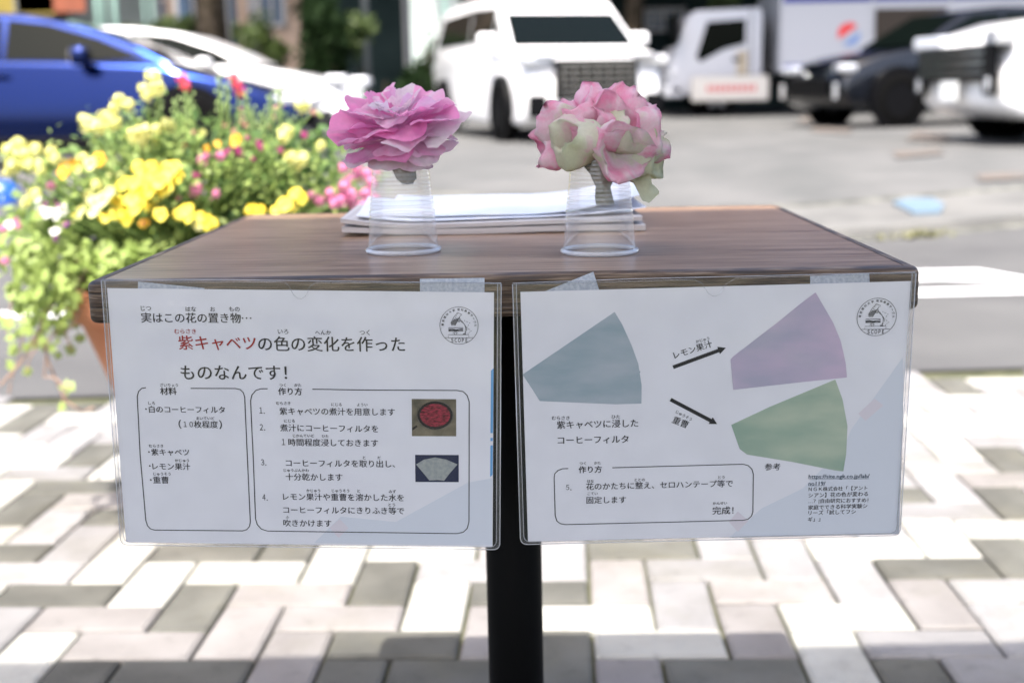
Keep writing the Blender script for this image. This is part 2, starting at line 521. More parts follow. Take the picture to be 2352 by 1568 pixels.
def logo_meshes(c, r, rot):
    """round club emblem: microscope made of a test tube, a DNA string, a flask and a lamp over the word SCOPE"""
    mb = MB()

    def q(x, y):     # emblem units, y down as drawn -> sheet metres
        x, y = x, -y
        return (c[0] + r * (x * math.cos(rot) - y * math.sin(rot)), c[1] + r * (x * math.sin(rot) + y * math.cos(rot)))

    def ln(pts, w=0.013, closed=False):
        mb.add(*stroke([q(*p) for p in pts], w * r * 1.45, closed))
    ln([(math.cos(t), math.sin(t)) for t in [2 * PI * k / 64 for k in range(64)]], 0.016, True)
    ln([(-0.76, 0.65), (0.73, 0.65)], 0.016)
    ln([(-0.57, 0.65), (-0.57, 0.49), (0.51, 0.49), (0.51, 0.65)], 0.014)
    ln([(-0.55, 0.11), (0.2, 0.11), (0.21, 0.28), (-0.55, 0.29)], 0.022, True)
    ln([(-0.55, 0.2), (-0.35, 0.19), (-0.15, 0.23), (0.2, 0.17)], 0.03)
    ln([(-0.55, 0.25), (-0.25, 0.24), (0.0, 0.27), (0.2, 0.24)], 0.03)
    # tube
    ln([(-0.07, -0.70), (0.16, -0.60), (0.12, -0.54), (0.08, -0.55), (-0.02, -0.36), (-0.20, -0.02), (-0.40, -0.02), (-0.42, -0.16), (-0.25, -0.48), (-0.11, -0.62), (-0.10, -0.68)], 0.016, True)
    ln([(-0.20, -0.45), (-0.10, -0.36), (0.06, -0.44)], 0.012)
    for k in range(5):
        ln([(-0.33 + 0.06 * k, -0.28 - 0.09 * k), (-0.28 + 0.06 * k, -0.25 - 0.09 * k)], 0.012)
    ln([q2 for q2 in [(-0.01 + 0.10 * math.cos(t), -0.30 + 0.10 * math.sin(t)) for t in [2 * PI * k / 6 for k in range(6)]]], 0.018, True)
    ln([(-0.01 + 0.045 * math.cos(t), -0.30 + 0.045 * math.sin(t)) for t in [2 * PI * k / 10 for k in range(10)]], 0.014, True)
    # DNA string
    a, b = [], []
    for k in range(25):
        t = k / 24
        x = 0.10 + 0.27 * math.sin(t * 1.75)
        y = -0.26 + 0.52 * t ** 1.15
        s = 0.045 * math.sin(t * 5 * PI / 1.25)
        nx, ny = math.cos(t * 1.5), -math.sin(t * 1.2)
        a.append((x + s * ny * -1, y + s * nx * 0.9))
        b.append((x - s * ny * -1, y - s * nx * 0.9))
    ln(a, 0.016)
    ln(b, 0.016)
    ln([(0.32, 0.27), (0.32, 0.36), (0.19, 0.49), (0.38, 0.49), (0.33, 0.42), (0.36, 0.30)], 0.016)
    ln([(0.20, 0.46), (0.36, 0.46)], 0.03)
    # molecule
    mol = [(0.30, -0.27), (0.56, -0.14), (0.42, 0.10), (0.63, 0.29), (0.47, 0.43)]
    for p in mol:
        mb.add([(q(p[0] + .022 * math.cos(t), p[1] + .022 * math.sin(t))[0], 0, q(p[0] + .022 * math.cos(t), p[1] + .022 * math.sin(t))[1]) for t in [k * PI / 3 for k in range(6)]], [tuple(range(6))])
    for p, s in zip(mol, mol[1:]):
        ln([(p[0] * .7 + s[0] * .3, p[1] * .7 + s[1] * .3), (p[0] * .35 + s[0] * .65, p[1] * .35 + s[1] * .65)], 0.012)
    # lamp
    ln([(-0.20 + 0.07 * math.cos(t), 0.41 + 0.07 * math.sin(t)) for t in [PI + PI * k / 8 for k in range(9)]], 0.016)
    ln([(-0.25, 0.42), (-0.24, 0.49)], 0.02)
    ln([(-0.15, 0.42), (-0.16, 0.49)], 0.02)
    for k in range(7):
        t = PI + PI * k / 6
        ln([(-0.20 + 0.095 * math.cos(t), 0.41 + 0.095 * math.sin(t)), (-0.20 + 0.13 * math.cos(t), 0.41 + 0.13 * math.sin(t))], 0.013)
    grey = MB()
    g = [(-0.02, -0.34), (-0.20, -0.04), (-0.30, -0.05), (-0.38, -0.04), (-0.41, -0.16), (-0.27, -0.33), (-0.16, -0.36)]
    grey.add([(q(*p)[0], 0, q(*p)[1]) for p in g], [tuple(range(len(g)))])
    words = []
    p0, p1 = q(-0.42, 0.785), q(0.43, 0.785)
    words.append(text_between('ＳＣＯＰＥ', p0, p1, True, height=0.215 * r))
    ring = '東京理科大学'
    for k, ch in enumerate(ring):
        t = R(-176 + k * 13.6)
        words.append(_ring_char(q, ch, t))
    for k, ch in enumerate('理科教育サークル'):
        t = R(-91 + k * 12.9)
        words.append(_ring_char(q, ch, t))
    return mb, grey, words


def _ring_char(q, ch, t):
    rr = 0.86
    cx, cy_ = rr * math.cos(t), rr * math.sin(t)
    tx, ty = -math.sin(t), math.cos(t)
    h = 0.062
    return text_between(ch, q(cx - tx * h, cy_ - ty * h), q(cx + tx * h, cy_ + ty * h), True)


LOGOS = {}
for side, pts in (('left', LOGO_L), ('right', LOGO_R)):
    (ax, ay), (bx, by) = mm(pts)
    LOGOS[side] = logo_meshes((ax, ay), math.hypot(bx - ax, by - ay), math.atan2(by - ay, bx - ax))

# ================================================================ materials
M_ASPHALT = noise_mat('lot_asphalt', (0.082, 0.084, 0.083), (0.112, 0.112, 0.110), 1.6, 0.9, 8, bump=0.3, bump_scale=90)
M_ROAD = noise_mat('road_asphalt', (0.070, 0.070, 0.071), (0.095, 0.095, 0.094), 1.3, 0.9, 8, bump=0.3, bump_scale=120)
M_CONC = noise_mat('gutter_concrete', (0.10, 0.10, 0.097), (0.135, 0.134, 0.128), 2.5, 0.9, 6, bump=0.2)
M_JOINT_SHADOW = noise_mat('dark_joint_and_shadow', (0.05, 0.052, 0.045), (0.16, 0.16, 0.14), 6.0, 0.95, 6)  # serves the gutter seam and the painted kerb shadow
M_ROADPAINT = noise_mat('white_road_paint', (0.62, 0.62, 0.60), (0.85, 0.85, 0.84), 9.0, 0.7, 8, lo=0.25, hi=0.5)
M_ORANGE = noise_mat('worn_orange_paint', (0.125, 0.103, 0.088), (0.098, 0.096, 0.092), 7.0, 0.8, 6)
for _m in (M_ASPHALT, M_ROAD, M_CONC, M_JOINT_SHADOW, M_ORANGE):
    _m.node_tree.nodes['Principled BSDF'].inputs['Specular IOR Level'].default_value = 0.08
M_SAND = noise_mat('mossy_joint_sand', (0.035, 0.04, 0.015), (0.085, 0.085, 0.045), 14.0, 0.95, 6)


def paver_mat(name, c1, c2, spots=0.0):
    m = noise_mat(name, c1, c2, 7.0, 0.85, 8, lo=0.3, hi=0.7, bump=0.35, bump_scale=220, Specular_IOR_Level=0.12)
    N, L, b = nodes(m)
    src = b.inputs['Base Color'].links[0].from_socket
    oi = N.new('ShaderNodeObjectInfo')
    mr = N.new('ShaderNodeMapRange')
    mr.inputs['To Min'].default_value = 0.86
    mr.inputs['To Max'].default_value = 1.10
    L.new(oi.outputs['Random'], mr.inputs['Value'])
    # small dark specks of dirt, fixed to the stone
    tc = N.new('ShaderNodeTexCoord')
    sp = N.new('ShaderNodeTexNoise')
    sp.inputs['Scale'].default_value = 26.0
    sp.inputs['Detail'].default_value = 3
    L.new(tc.outputs['Object'], sp.inputs['Vector'])
    rr = N.new('ShaderNodeMapRange')
    rr.inputs['From Min'].default_value = 0.30
    rr.inputs['From Max'].default_value = 0.42
    rr.inputs['To Min'].default_value = 0.80
    rr.inputs['To Max'].default_value = 1.0
    L.new(sp.outputs[0], rr.inputs['Value'])
    mu = N.new('ShaderNodeMath')
    mu.operation = 'MULTIPLY'
    L.new(mr.outputs[0], mu.inputs[0])
    L.new(rr.outputs[0], mu.inputs[1])
    # damp, mossy stains that run across neighbouring stones
    ge = N.new('ShaderNodeNewGeometry')
    st = N.new('ShaderNodeTexNoise')
    st.inputs['Scale'].default_value = 2.6
    st.inputs['Detail'].default_value = 7
    st.inputs['Roughness'].default_value = 0.7
    L.new(ge.outputs['Position'], st.inputs['Vector'])
    sr = N.new('ShaderNodeMapRange')
    sr.inputs['From Min'].default_value = 0.50
    sr.inputs['From Max'].default_value = 0.68
    sr.inputs['To Max'].default_value = 0.45
    L.new(st.outputs[0], sr.inputs['Value'])
    mc = N.new('ShaderNodeMix')
    mc.data_type = 'RGBA'
    mc.inputs[7].default_value = (0.115, 0.108, 0.078, 1)
    L.new(sr.outputs[0], mc.inputs[0])
    L.new(src, mc.inputs[6])
    src = mc.outputs[2]
    hs = N.new('ShaderNodeHueSaturation')
    L.new(src, hs.inputs['Color'])
    L.new(mu.outputs[0], hs.inputs['Value'])
    L.new(hs.outputs[0], b.inputs['Base Color'])
    return m


M_PAVERS = {
    'cream': paver_mat('cream_paver', (0.31, 0.305, 0.275), (0.38, 0.375, 0.34)),
    'pale': paver_mat('pale_grey_paver', (0.185, 0.18, 0.178), (0.24, 0.235, 0.232)),
    'grey': paver_mat('warm_grey_paver', (0.175, 0.163, 0.155), (0.23, 0.218, 0.209)),
    'dark': paver_mat('dark_grey_paver', (0.075, 0.074, 0.065), (0.12, 0.118, 0.104)),
}

M_PAPER = noise_mat('white_paper', (0.82, 0.82, 0.87), (0.86, 0.86, 0.91), 30.0, 0.55, 3)
M_PAPER_PLAIN = mat('copy_paper', (0.86, 0.87, 0.90), 0.6)


def film_mat(name, tint=(0.97, 0.97, 0.98), haze=0.03, gloss_rough=0.06, bump=0.0, bscale=12.0, refl=1.0, cap=1.0):
    m = bpy.data.materials.new(name)
    m.use_nodes = True
    N, L = m.node_tree.nodes, m.node_tree.links
    for n in list(N):
        N.remove(n)
    out = N.new('ShaderNodeOutputMaterial')
    tr = N.new('ShaderNodeBsdfTransparent')
    tr.inputs[0].default_value = (*tint, 1)
    gl = N.new('ShaderNodeBsdfGlossy')
    gl.inputs['Color'].default_value = (1, 1, 1, 1)
    gl.inputs['Roughness'].default_value = gloss_rough
    df = N.new('ShaderNodeBsdfDiffuse')
    df.inputs[0].default_value = (0.85, 0.87, 0.92, 1)
    fr = N.new('ShaderNodeFresnel')
    fr.inputs[0].default_value = 1.5
    mu = N.new('ShaderNodeMath')
    mu.operation = 'MULTIPLY'
    mu.inputs[1].default_value = refl
    mn = N.new('ShaderNodeMath')
    mn.operation = 'MINIMUM'
    mn.inputs[1].default_value = cap
    L.new(mu.outputs[0], mn.inputs[0])
    L.new(fr.outputs[0], mu.inputs[0])
    m1 = N.new('ShaderNodeMixShader')
    m1.inputs[0].default_value = haze
    m2 = N.new('ShaderNodeMixShader')
    L.new(tr.outputs[0], m1.inputs[1])
    L.new(df.outputs[0], m1.inputs[2])
    L.new(mn.outputs[0], m2.inputs[0])
    L.new(m1.outputs[0], m2.inputs[1])
    L.new(gl.outputs[0], m2.inputs[2])
    L.new(m2.outputs[0], out.inputs[0])
    if bump:
        tc = N.new('ShaderNodeTexCoord')
        nz = N.new('ShaderNodeTexNoise')
        nz.inputs['Scale'].default_value = bscale
        nz.inputs['Detail'].default_value = 2
        L.new(tc.outputs['Object'], nz.inputs['Vector'])
        bp = N.new('ShaderNodeBump')
        bp.inputs['Strength'].default_value = bump
        bp.inputs['Distance'].default_value = 0.01
        L.new(nz.outputs[0], bp.inputs['Height'])
        for s in (gl.inputs['Normal'], fr.inputs['Normal']):
            L.new(bp.outputs[0], s)
    return m


M_FILM = film_mat('clear_vinyl_film', (0.985, 0.985, 0.99), 0.012, 0.10, 0.45, 11.0, 1.3, 0.5)
M_WELD = film_mat('welded_vinyl_edge', (0.93, 0.93, 0.94), 0.06, 0.15, 0.2, 60.0, 1.5, 0.5)
M_BEAD = film_mat('shiny_vinyl_bead', (0.88, 0.88, 0.90), 0.35, 0.15, 0.0, 90.0, 2.0, 0.4)
M_RIDGE = film_mat('cup_ridge_plastic', (0.93, 0.93, 0.94), 0.09, 0.12, 0.0, 12.0, 1.5, 0.3)
M_CUP = film_mat('clear_cup_plastic', (0.985, 0.985, 0.985), 0.06, 0.06, 0.0, 12.0, 1.3, 0.34)
M_CUPRIM = film_mat('thick_cup_plastic', (0.92, 0.92, 0.93), 0.50, 0.12, 0.0, 12.0, 1.5, 0.3)


def wood_mat(name, c1, c2, c3, stretch, scale=6.0, rough=0.3, wave=3.0, bump=0.05, coat=0.0):
    m = mat(name, c1, rough)
    N, L, b = nodes(m)
    tc = N.new('ShaderNodeTexCoord')
    mp = N.new('ShaderNodeMapping')
    mp.inputs['Scale'].default_value = stretch
    L.new(tc.outputs['Object'], mp.inputs[0])
    n1 = N.new('ShaderNodeTexNoise')
    n1.inputs['Scale'].default_value = scale
    n1.inputs['Detail'].default_value = 8
    n1.inputs['Distortion'].default_value = 0.6
    L.new(mp.outputs[0], n1.inputs['Vector'])
    n2 = N.new('ShaderNodeTexNoise')
    n2.inputs['Scale'].default_value = scale * wave
    n2.inputs['Detail'].default_value = 6
    L.new(mp.outputs[0], n2.inputs['Vector'])
    mx = N.new('ShaderNodeMath')
    mx.operation = 'MULTIPLY_ADD'
    mx.inputs[1].default_value = 0.55
    L.new(n2.outputs[0], mx.inputs[0])
    ml = N.new('ShaderNodeMath')
    ml.operation = 'MULTIPLY'
    ml.inputs[1].default_value = 0.45
    L.new(n1.outputs[0], ml.inputs[0])
    L.new(ml.outputs[0], mx.inputs[2])
    cr = N.new('ShaderNodeValToRGB')
    cr.color_ramp.elements[0].position = 0.38
    cr.color_ramp.elements[0].color = (*c1, 1)
    cr.color_ramp.elements[1].position = 0.62
    cr.color_ramp.elements[1].color = (*c3, 1)
    e = cr.color_ramp.elements.new(0.5)
    e.color = (*c2, 1)
    L.new(mx.outputs[0], cr.inputs[0])
    L.new(cr.outputs[0], b.inputs['Base Color'])
    bp = N.new('ShaderNodeBump')
    bp.inputs['Strength'].default_value = bump
    bp.inputs['Distance'].default_value = 0.004
    L.new(n2.outputs[0], bp.inputs['Height'])
    L.new(bp.outputs[0], b.inputs['Normal'])
    return m


M_VENEER = wood_mat('brown_table_laminate', (0.13, 0.070, 0.040), (0.25, 0.158, 0.105), (0.38, 0.265, 0.19), (1.0, 22, 6), 4.6, 0.30, 4.0, 0.03)
M_VENEER.node_tree.nodes['Principled BSDF'].inputs['Specular IOR Level'].default_value = 0.4
M_BAND = wood_mat('weathered_edge_band', (0.016, 0.009, 0.005), (0.070, 0.040, 0.022), (0.20, 0.14, 0.092), (6, 6, 150), 2.0, 0.5, 2.2, 0.5)
M_POLE = mat('black_powder_coat', (0.004, 0.004, 0.004), 0.6, 0.0, Specular_IOR_Level=0.08)

# ================================================================ the ground
YAW = 0.04                       # the blocks lie a little askew to the line of sight
EX = Vector((math.cos(YAW), -math.sin(YAW), 0))
EY = Vector((math.sin(YAW), math.cos(YAW), 0))


def zg(y):
    pts = [(-60, 0), (6.8, 0.0), (11.0, 0.27), (15.5, 0.33), (25.0, 0.42), (60.0, 0.6), (200, 0.6)]
    for (a, za), (b, zb) in zip(pts, pts[1:]):
        if y <= b:
            return za + (zb - za) * (y - a) / (b - a)
    return pts[-1][1]


def on_ground(px, py):
    z = 0.0
    for _ in range(40):
        p = on_z(px, py, z)
        z = z * 0.4 + zg(p.y) * 0.6
    return Vector((p.x, p.y, zg(p.y)))


def strip(name, poly_near, poly_far, dz, m, n=1, ys=None, **kw):
    """ribbon between two polylines lying on the ground, dz above it"""
    vs, fs = [], []
    rows = 1 + n
    cols = len(poly_near)
    for j in range(rows):
        t = j / n
        for a, b in zip(poly_near, poly_far):
            x = a[0] + (b[0] - a[0]) * t
            y = a[1] + (b[1] - a[1]) * t
            vs.append((x, y, zg(y) + dz))
    for j in range(rows - 1):
        for i in range(cols - 1):
            fs.append((j * cols + i, j * cols + i + 1, (j + 1) * cols + i + 1, (j + 1) * cols + i))
    return pydata(name, vs, fs, m, **kw)


ysl = [-60, -10, 3, 6.8, 7.5, 8.2, 9, 10, 11, 13, 15.5, 20, 25, 40, 60, 200]
vs, fs = [], []
for y in ysl:
    for x in (-120, -30, 0, 30, 120):
        vs.append((x, y, zg(y) - 0.016))
for j in range(len(ysl) - 1):
    for i in range(4):
        fs.append((j * 5 + i, j * 5 + i + 1, j * 5 + i + 6, j * 5 + i + 5))
pydata('ground', vs, fs, M_ASPHALT, kind='structure', label='light grey worn asphalt of the parking lot')

kerb_line = [(-14, 12.2), (-4.7, 11.0), (-1.5, 8.9), (1.0, 7.0), (2.08, 7.15), (3.1, 7.5), (6.0, 8.6), (14.0, 11.5)]


def road_edge(x):
    return 3.72 + 0.045 * x


road_near = [(x, road_edge(x)) for x, _ in kerb_line]
strip('road', road_near, kerb_line, -0.004, M_ROAD, n=6, kind='structure', label='darker grey asphalt lane beyond the block paving')
# kerb and gutter
k2 = [(x, y + 0.16) for x, y in kerb_line]
k3 = [(x, y + 1.15 + 0.02 * x) for x, y in kerb_line]
k4 = [(x, y + 1.29 + 0.02 * x) for x, y in kerb_line]
strip('kerb_shadow', [(x, y - 0.10) for x, y in kerb_line], kerb_line, 0.0, M_JOINT_SHADOW, kind='structure', label='dark strip painted as the shadow at the foot of the kerb')  # dark colour stands in for the kerb shadow on the lane
kb = MB()
for a, b, c, d in zip(kerb_line, kerb_line[1:], k2, k2[1:]):
    za, zb, zc, zd = zg(a[1]), zg(b[1]), zg(c[1]), zg(d[1])
    h = 0.05
    kb.add([(a[0], a[1], za - .02), (b[0], b[1], zb - .02), (b[0], b[1] + .02, zb + h), (a[0], a[1] + .02, za + h), (c[0], c[1], zc + h), (d[0], d[1], zd + h), (c[0], c[1], zc - .02), (d[0], d[1], zd - .02)],
           [(0, 1, 2, 3), (3, 2, 5, 4), (4, 5, 7, 6)])
kb.build('kerb', M_CONC, kind='structure', label='low concrete kerb of the parking lot')
strip('gutter', k2, k3, 0.0, M_CONC, n=3, kind='structure', label='pale concrete gutter strip along the kerb')
strip('gutter_joint', k3, k4, 0.0, M_JOINT_SHADOW, n=1, kind='structure', label='dark seam between gutter and asphalt')


def quad_on_ground(name, pts, dz, m, **kw):
    ps = [on_ground(*p) for p in pts]
    return pydata(name, [(p.x, p.y, p.z + dz) for p in ps], [tuple(range(len(ps)))], m, **kw)


# painted markings
stripe = [(-9, 5.02), (-0.6, 5.10), (2.0, 5.20), (6, 5.28)]
strip('lane_marking', [(x, y - .0) for x, y in stripe], [(x, y + .15) for x, y in stripe], 0.001, M_ROADPAINT, kind='structure', label='white painted line across the lane')
quad_on_ground('lane_arrow', [(1870, 655), (1930, 634), (2120, 622), (2250, 620), (2352, 638), (2460, 655), (2352, 648), (2150, 642), (2000, 650)], 0.002, M_ROADPAINT, kind='structure', label='white painted arrow blade on the lane')
for p in ([(1840, 268), (1930, 272), (1925, 284), (1835, 280)], [(1870, 292), (1960, 296), (1950, 306), (1860, 302)], [(2100, 300), (2180, 306), (2170, 328), (2080, 322)],
          [(2050, 348), (2150, 340), (2170, 352), (2060, 362)], [(2240, 400), (2360, 395), (2360, 410), (2250, 415)]):
    quad_on_ground('bay_marking', p, 0.001, M_ORANGE, kind='structure', label='worn orange bay mark on the asphalt')

# block paving, laid herringbone
CELL = 0.1055
O = Vector((0.2265, 1.908, 0))
pave_far = [(x, road_edge(x) - 0.0) for x in (-6, -2, 2, 6)]
pave_near = [(x, -2.9) for x in (-6, -2, 2, 6)]
pavement = strip('pavement', pave_near, pave_far, -0.013, M_SAND, n=4, kind='structure', label='herringbone block paving with mossy joints')


def paver_mesh(name, m, lx, ly, h=0.05, gap=0.0060, ch=0.006):
    hx, hy = lx / 2 - gap / 2, ly / 2 - gap / 2
    vs = []
    for (ex, z) in ((0, -h), (0, -ch * 0.8), (ch, 0)):
        vs += [(-hx + ex, -hy + ex, z), (hx - ex, -hy + ex, z), (hx - ex, hy - ex, z), (-hx + ex, hy - ex, z)]
    fs = []
    for j in (0, 4):
        for k in range(4):
            fs.append((j + k, j + (k + 1) % 4, j + 4 + (k + 1) % 4, j + 4 + k))
    fs.append((8, 9, 10, 11))
    me = bpy.data.meshes.new(name)
    me.from_pydata(vs, [], fs)
    me.materials.append(m)
    me.update()
    return me


PM = {c: paver_mesh('paver', m, 2 * CELL, CELL) for c, m in M_PAVERS.items()}
want = {}
for c, pts in {
    'dark': [(910, 1342), (480, 1402), (560, 1275), (925, 1487), (200, 1185), (30, 1180), (75, 1245), (450, 1547), (205, 1546), (845, 1552), (1291, 1357), (1306, 1472), (1476, 1257), (2176, 1302),
             (2300, 1272), (1676, 1532), (2040, 1535), (2300, 1157), (2091, 1122), (2306, 1062), (240, 1020), (990, 1545), (1310, 1545), (680, 1270)],
    'cream': [(1926, 1405), (1401, 1412), (1526, 1467), (1891, 1467), (1010, 1395), (385, 1355), (585, 1322), (985, 1272), (775, 1300), (35, 1470), (50, 1297), (1976, 1257), (2140, 1242), (2276, 1212),
              (60, 1105), (215, 1095), (2150, 1010), (2200, 930), (2320, 960), (100, 900), (250, 880), (300, 1290)],
    'pale': [(150, 1330), (160, 1390), (50, 1330), (1070, 1300), (1290, 1290), (1550, 1320), (1570, 1380), (1500, 1300), (2050, 1200), (2200, 1160), (130, 1000), (300, 1000), (1960, 1340), (2280, 1330),
             (1730, 1300), (2300, 1400), (100, 1040), (2000, 1480), (2200, 1470)],
    'grey': [(700, 1370), (760, 1430), (540, 1430), (300, 1420), (250, 1480), (600, 1490), (1650, 1400), (2180, 1400), (2100, 1340), (1440, 1540), (1700, 1340), (720, 1480), (1160, 1450), (50, 1545)],
}.items():
    for p in pts:
        q = on_z(*p)
        d = q - O
        u, v = d.dot(EX) / CELL, d.dot(EY) / CELL
        want[(math.floor(u), math.floor(v))] = c
rp = random.Random(11)
pv = []
for i in range(-34, 34):
    for j in range(-24, 26):
        k = (i + j + 2) % 4
        if k not in (0, 2):
            continue
        if k == 0:
            cu, cv, rot, cells = i + 1.0, j + 0.5, 0.0, [(i, j), (i + 1, j)]
        else:
            cu, cv, rot, cells = i + 0.5, j + 1.0, PI / 2, [(i, j), (i, j + 1)]
        p = O + EX * (cu * CELL) + EY * (cv * CELL)
        if p.y > road_edge(p.x) - 0.08 or p.y < 0.3 or abs(p.x) > 0.46 * p.y + 0.25:
            continue
        col = None
        for c in cells:
            if c in want:
                col = want[c]
        r_ = rp.random()
        if col is None:
            if p.y > 2.6:
                col = 'cream' if r_ < 0.36 else ('pale' if r_ < 0.82 else ('grey' if r_ < 0.93 else 'dark'))
            else:
                col = 'cream' if r_ < 0.24 else ('pale' if r_ < 0.62 else ('grey' if r_ < 0.90 else 'dark'))
        seen = p.y > 1.74 and abs(p.x) < 0.43 * p.y + 0.06
        pv.append((0 if seen else 1, p.y, p, rot, col))
pv.sort(key=lambda t: (t[0], t[1]))
rest = {c: MB() for c in PM}
for n_, (off, _, p, rot, col) in enumerate(pv):
    rz = -YAW + rot + rp.uniform(-0.012, 0.012) + (PI if rp.random() < 0.5 else 0)
    dz = rp.uniform(-0.0012, 0.0012)
    loc = (p.x + rp.uniform(-.0008, .0008), p.y + rp.uniform(-.0008, .0008), dz)
    if off == 0 and n_ < 300:
        o = bpy.data.objects.new('paver', PM[col])
        C.objects.link(o)
        o.location = loc
        o.rotation_euler = (rp.uniform(-.004, .004), rp.uniform(-.004, .004), rz)
        o.parent = pavement
    else:
        M4 = Matrix.Translation(loc) @ Matrix.Rotation(rz, 4, 'Z')
        me = PM[col]
        rest[col].add([M4 @ v.co for v in me.vertices], [tuple(f.vertices) for f in me.polygons])
allr = MB()
for mi, c in enumerate(PM):
    allr.add(rest[c].v, rest[c].f, mi)
o = allr.build('paver_field', list(M_PAVERS.values()), pavement)
o['kind'] = 'stuff'

# small weeds at the kerb
M_WEED = noise_mat('yellow_green_weed', (0.07, 0.075, 0.03), (0.13, 0.125, 0.05), 30, 0.7)


def weeds(px, py, n, w, h, seed):
    rr = random.Random(seed)
    b = on_ground(px, py)
    mb = MB()
    for _ in range(n):
        x = b.x + rr.gauss(0, w)
        y = b.y + (x - b.x) * .3 + rr.gauss(0, 0.03)
        a = rr.uniform(0, 2 * PI)
        hh = h * rr.uniform(.5, 1.2)
        dx, dy = math.cos(a) * .012, math.sin(a) * .012
        lx, ly = rr.gauss(0, .02), rr.gauss(0, .02)
        mb.add([(x - dx, y - dy, b.z), (x + dx, y + dy, b.z), (x + lx + dx, y + ly + dy, b.z + hh * .6), (x + lx * 2, y + ly * 2, b.z + hh), (x + lx - dx, y + ly - dy, b.z + hh * .6)], [(0, 1, 2, 3, 4)])
    mb.build('weed_tuft', M_WEED, kind='stuff', label='low yellow-green weeds growing out of the kerb joint')


weeds(2110, 545, 60, 0.09, 0.04, 1)

# sky-blue plate in the gutter
ps = [on_ground(*p) for p in [(2050, 470), (2085, 461), (2140, 461), (2168, 474), (2160, 492), (2098, 494)]]
M_BLUEPLATE = noise_mat('pale_blue_paint', (0.085, 0.135, 0.18), (0.11, 0.155, 0.195), 5, 0.6)
vsb = [(p.x, p.y, p.z + 0.02) for p in ps] + [(p.x, p.y, p.z - 0.01) for p in ps]
nb = len(ps)
pydata('drain_cover', vsb, [tuple(range(nb))] + [(i, (i + 1) % nb, nb + (i + 1) % nb, nb + i)[::-1] for i in range(nb)], M_BLUEPLATE, label='pale blue painted drain cover in the concrete gutter', cat='drain cover')

# ================================================================ tent roof over the table: its edge throws the shade on table and paving
M_CANOPY = mat('white_tent_cloth', (0.80, 0.80, 0.82), 0.8)
CAN_Z = 2.3
edge = 1.812 - CAN_Z * SUN_DIR.y / -SUN_DIR.z
box('tent_roof', (0, edge - 1.35, CAN_Z + 0.02), (6.4, 2.7, 0.04), M_CANOPY, kind='structure', label='flat white tent roof that shades the table')

# ================================================================ the table
TABLE_Z = 0.7196
TYAW = -0.018
TW, TD = 0.62155, 0.54331
T0 = Vector((-0.3182, 0.96784, 0))
tab = empty('cafe_table', (T0.x + TW / 2 * math.cos(TYAW) - TD / 2 * math.sin(TYAW), T0.y + TW / 2 * math.sin(TYAW) + TD / 2 * math.cos(TYAW), 0), TYAW,
            label='brown wood-topped pedestal table with two clear sign pockets taped to its front', cat='table')
TH = 0.033
box('tabletop', (0, 0, TABLE_Z - TH / 2), (TW, TD, TH), M_VENEER, tab)


def rounded_ring(hw, hd, off, rad, z, n=6):
    pts = []
    for cx_, cy_, a0 in ((hw, hd, 0), (-hw, hd, PI / 2), (-hw, -hd, PI), (hw, -hd, 3 * PI / 2)):
        for k in range(n + 1):
            a = a0 + PI / 2 * k / n
            r_ = rad
            ex, ey = hw + off - r_, hd + off - r_
            pts.append(((ex if cx_ > 0 else -ex) + r_ * math.cos(a), (ey if cy_ > 0 else -ey) + r_ * math.sin(a), z))
    return pts


prof = [(0.0, 0.0003)]
re_ = 0.0060
bw = 0.0115
for k in range(7):
    a = PI / 2 * (1 - k / 6)
    prof.append((bw - re_ + re_ * math.cos(a), -re_ + re_ * math.sin(a)))
for k in range(6):
    a = -PI / 2 * (k / 5)
    prof.append((bw - re_ * .7 + re_ * .7 * math.cos(a), -TH + re_ * .7 + re_ * .7 * math.sin(a)))
prof.append((0.0, -TH - 0.0004))
vs, fs = [], []
for off, z in prof:
    vs += rounded_ring(TW / 2, TD / 2, off, max(0.0012, off * 1.0 + 0.001), TABLE_Z + z)
nr = 28
for j in range(len(prof) - 1):
    for k in range(nr):
        fs.append((j * nr + k, (j + 1) * nr + k, (j + 1) * nr + (k + 1) % nr, j * nr + (k + 1) % nr))
pydata('edge_band', vs, fs, M_BAND, tab, True)
seam = rounded_ring(TW / 2, TD / 2, 0, 0.0012, TABLE_Z + 0.0002)
vs, fs = lathe([(0.029, 0.04), (0.029, TABLE_Z - TH)], 40, cap=True)
pydata('pole', vs, fs, M_POLE, tab, True)
vs, fs = lathe([(0.0, 0.0), (0.20, 0.0), (0.205, 0.006), (0.20, 0.014), (0.12, 0.022), (0.045, 0.034), (0.029, 0.05)], 48)
pydata('foot', vs, fs, M_POLE, tab, True)
box('mounting_plate', (0, 0, TABLE_Z - TH - 0.005), (0.22, 0.22, 0.008), M_POLE, tab)

# ================================================================ sign pockets with their printed sheets


def sheet_matrix(o, rx, ry, rz):
    return Matrix.Translation(Vector(o) + Vector((0, 0, 0))) @ Matrix.Rotation(rz, 4, 'Z') @ Matrix.Rotation(rx, 4, 'X') @ Matrix.Rotation(ry, 4, 'Y')


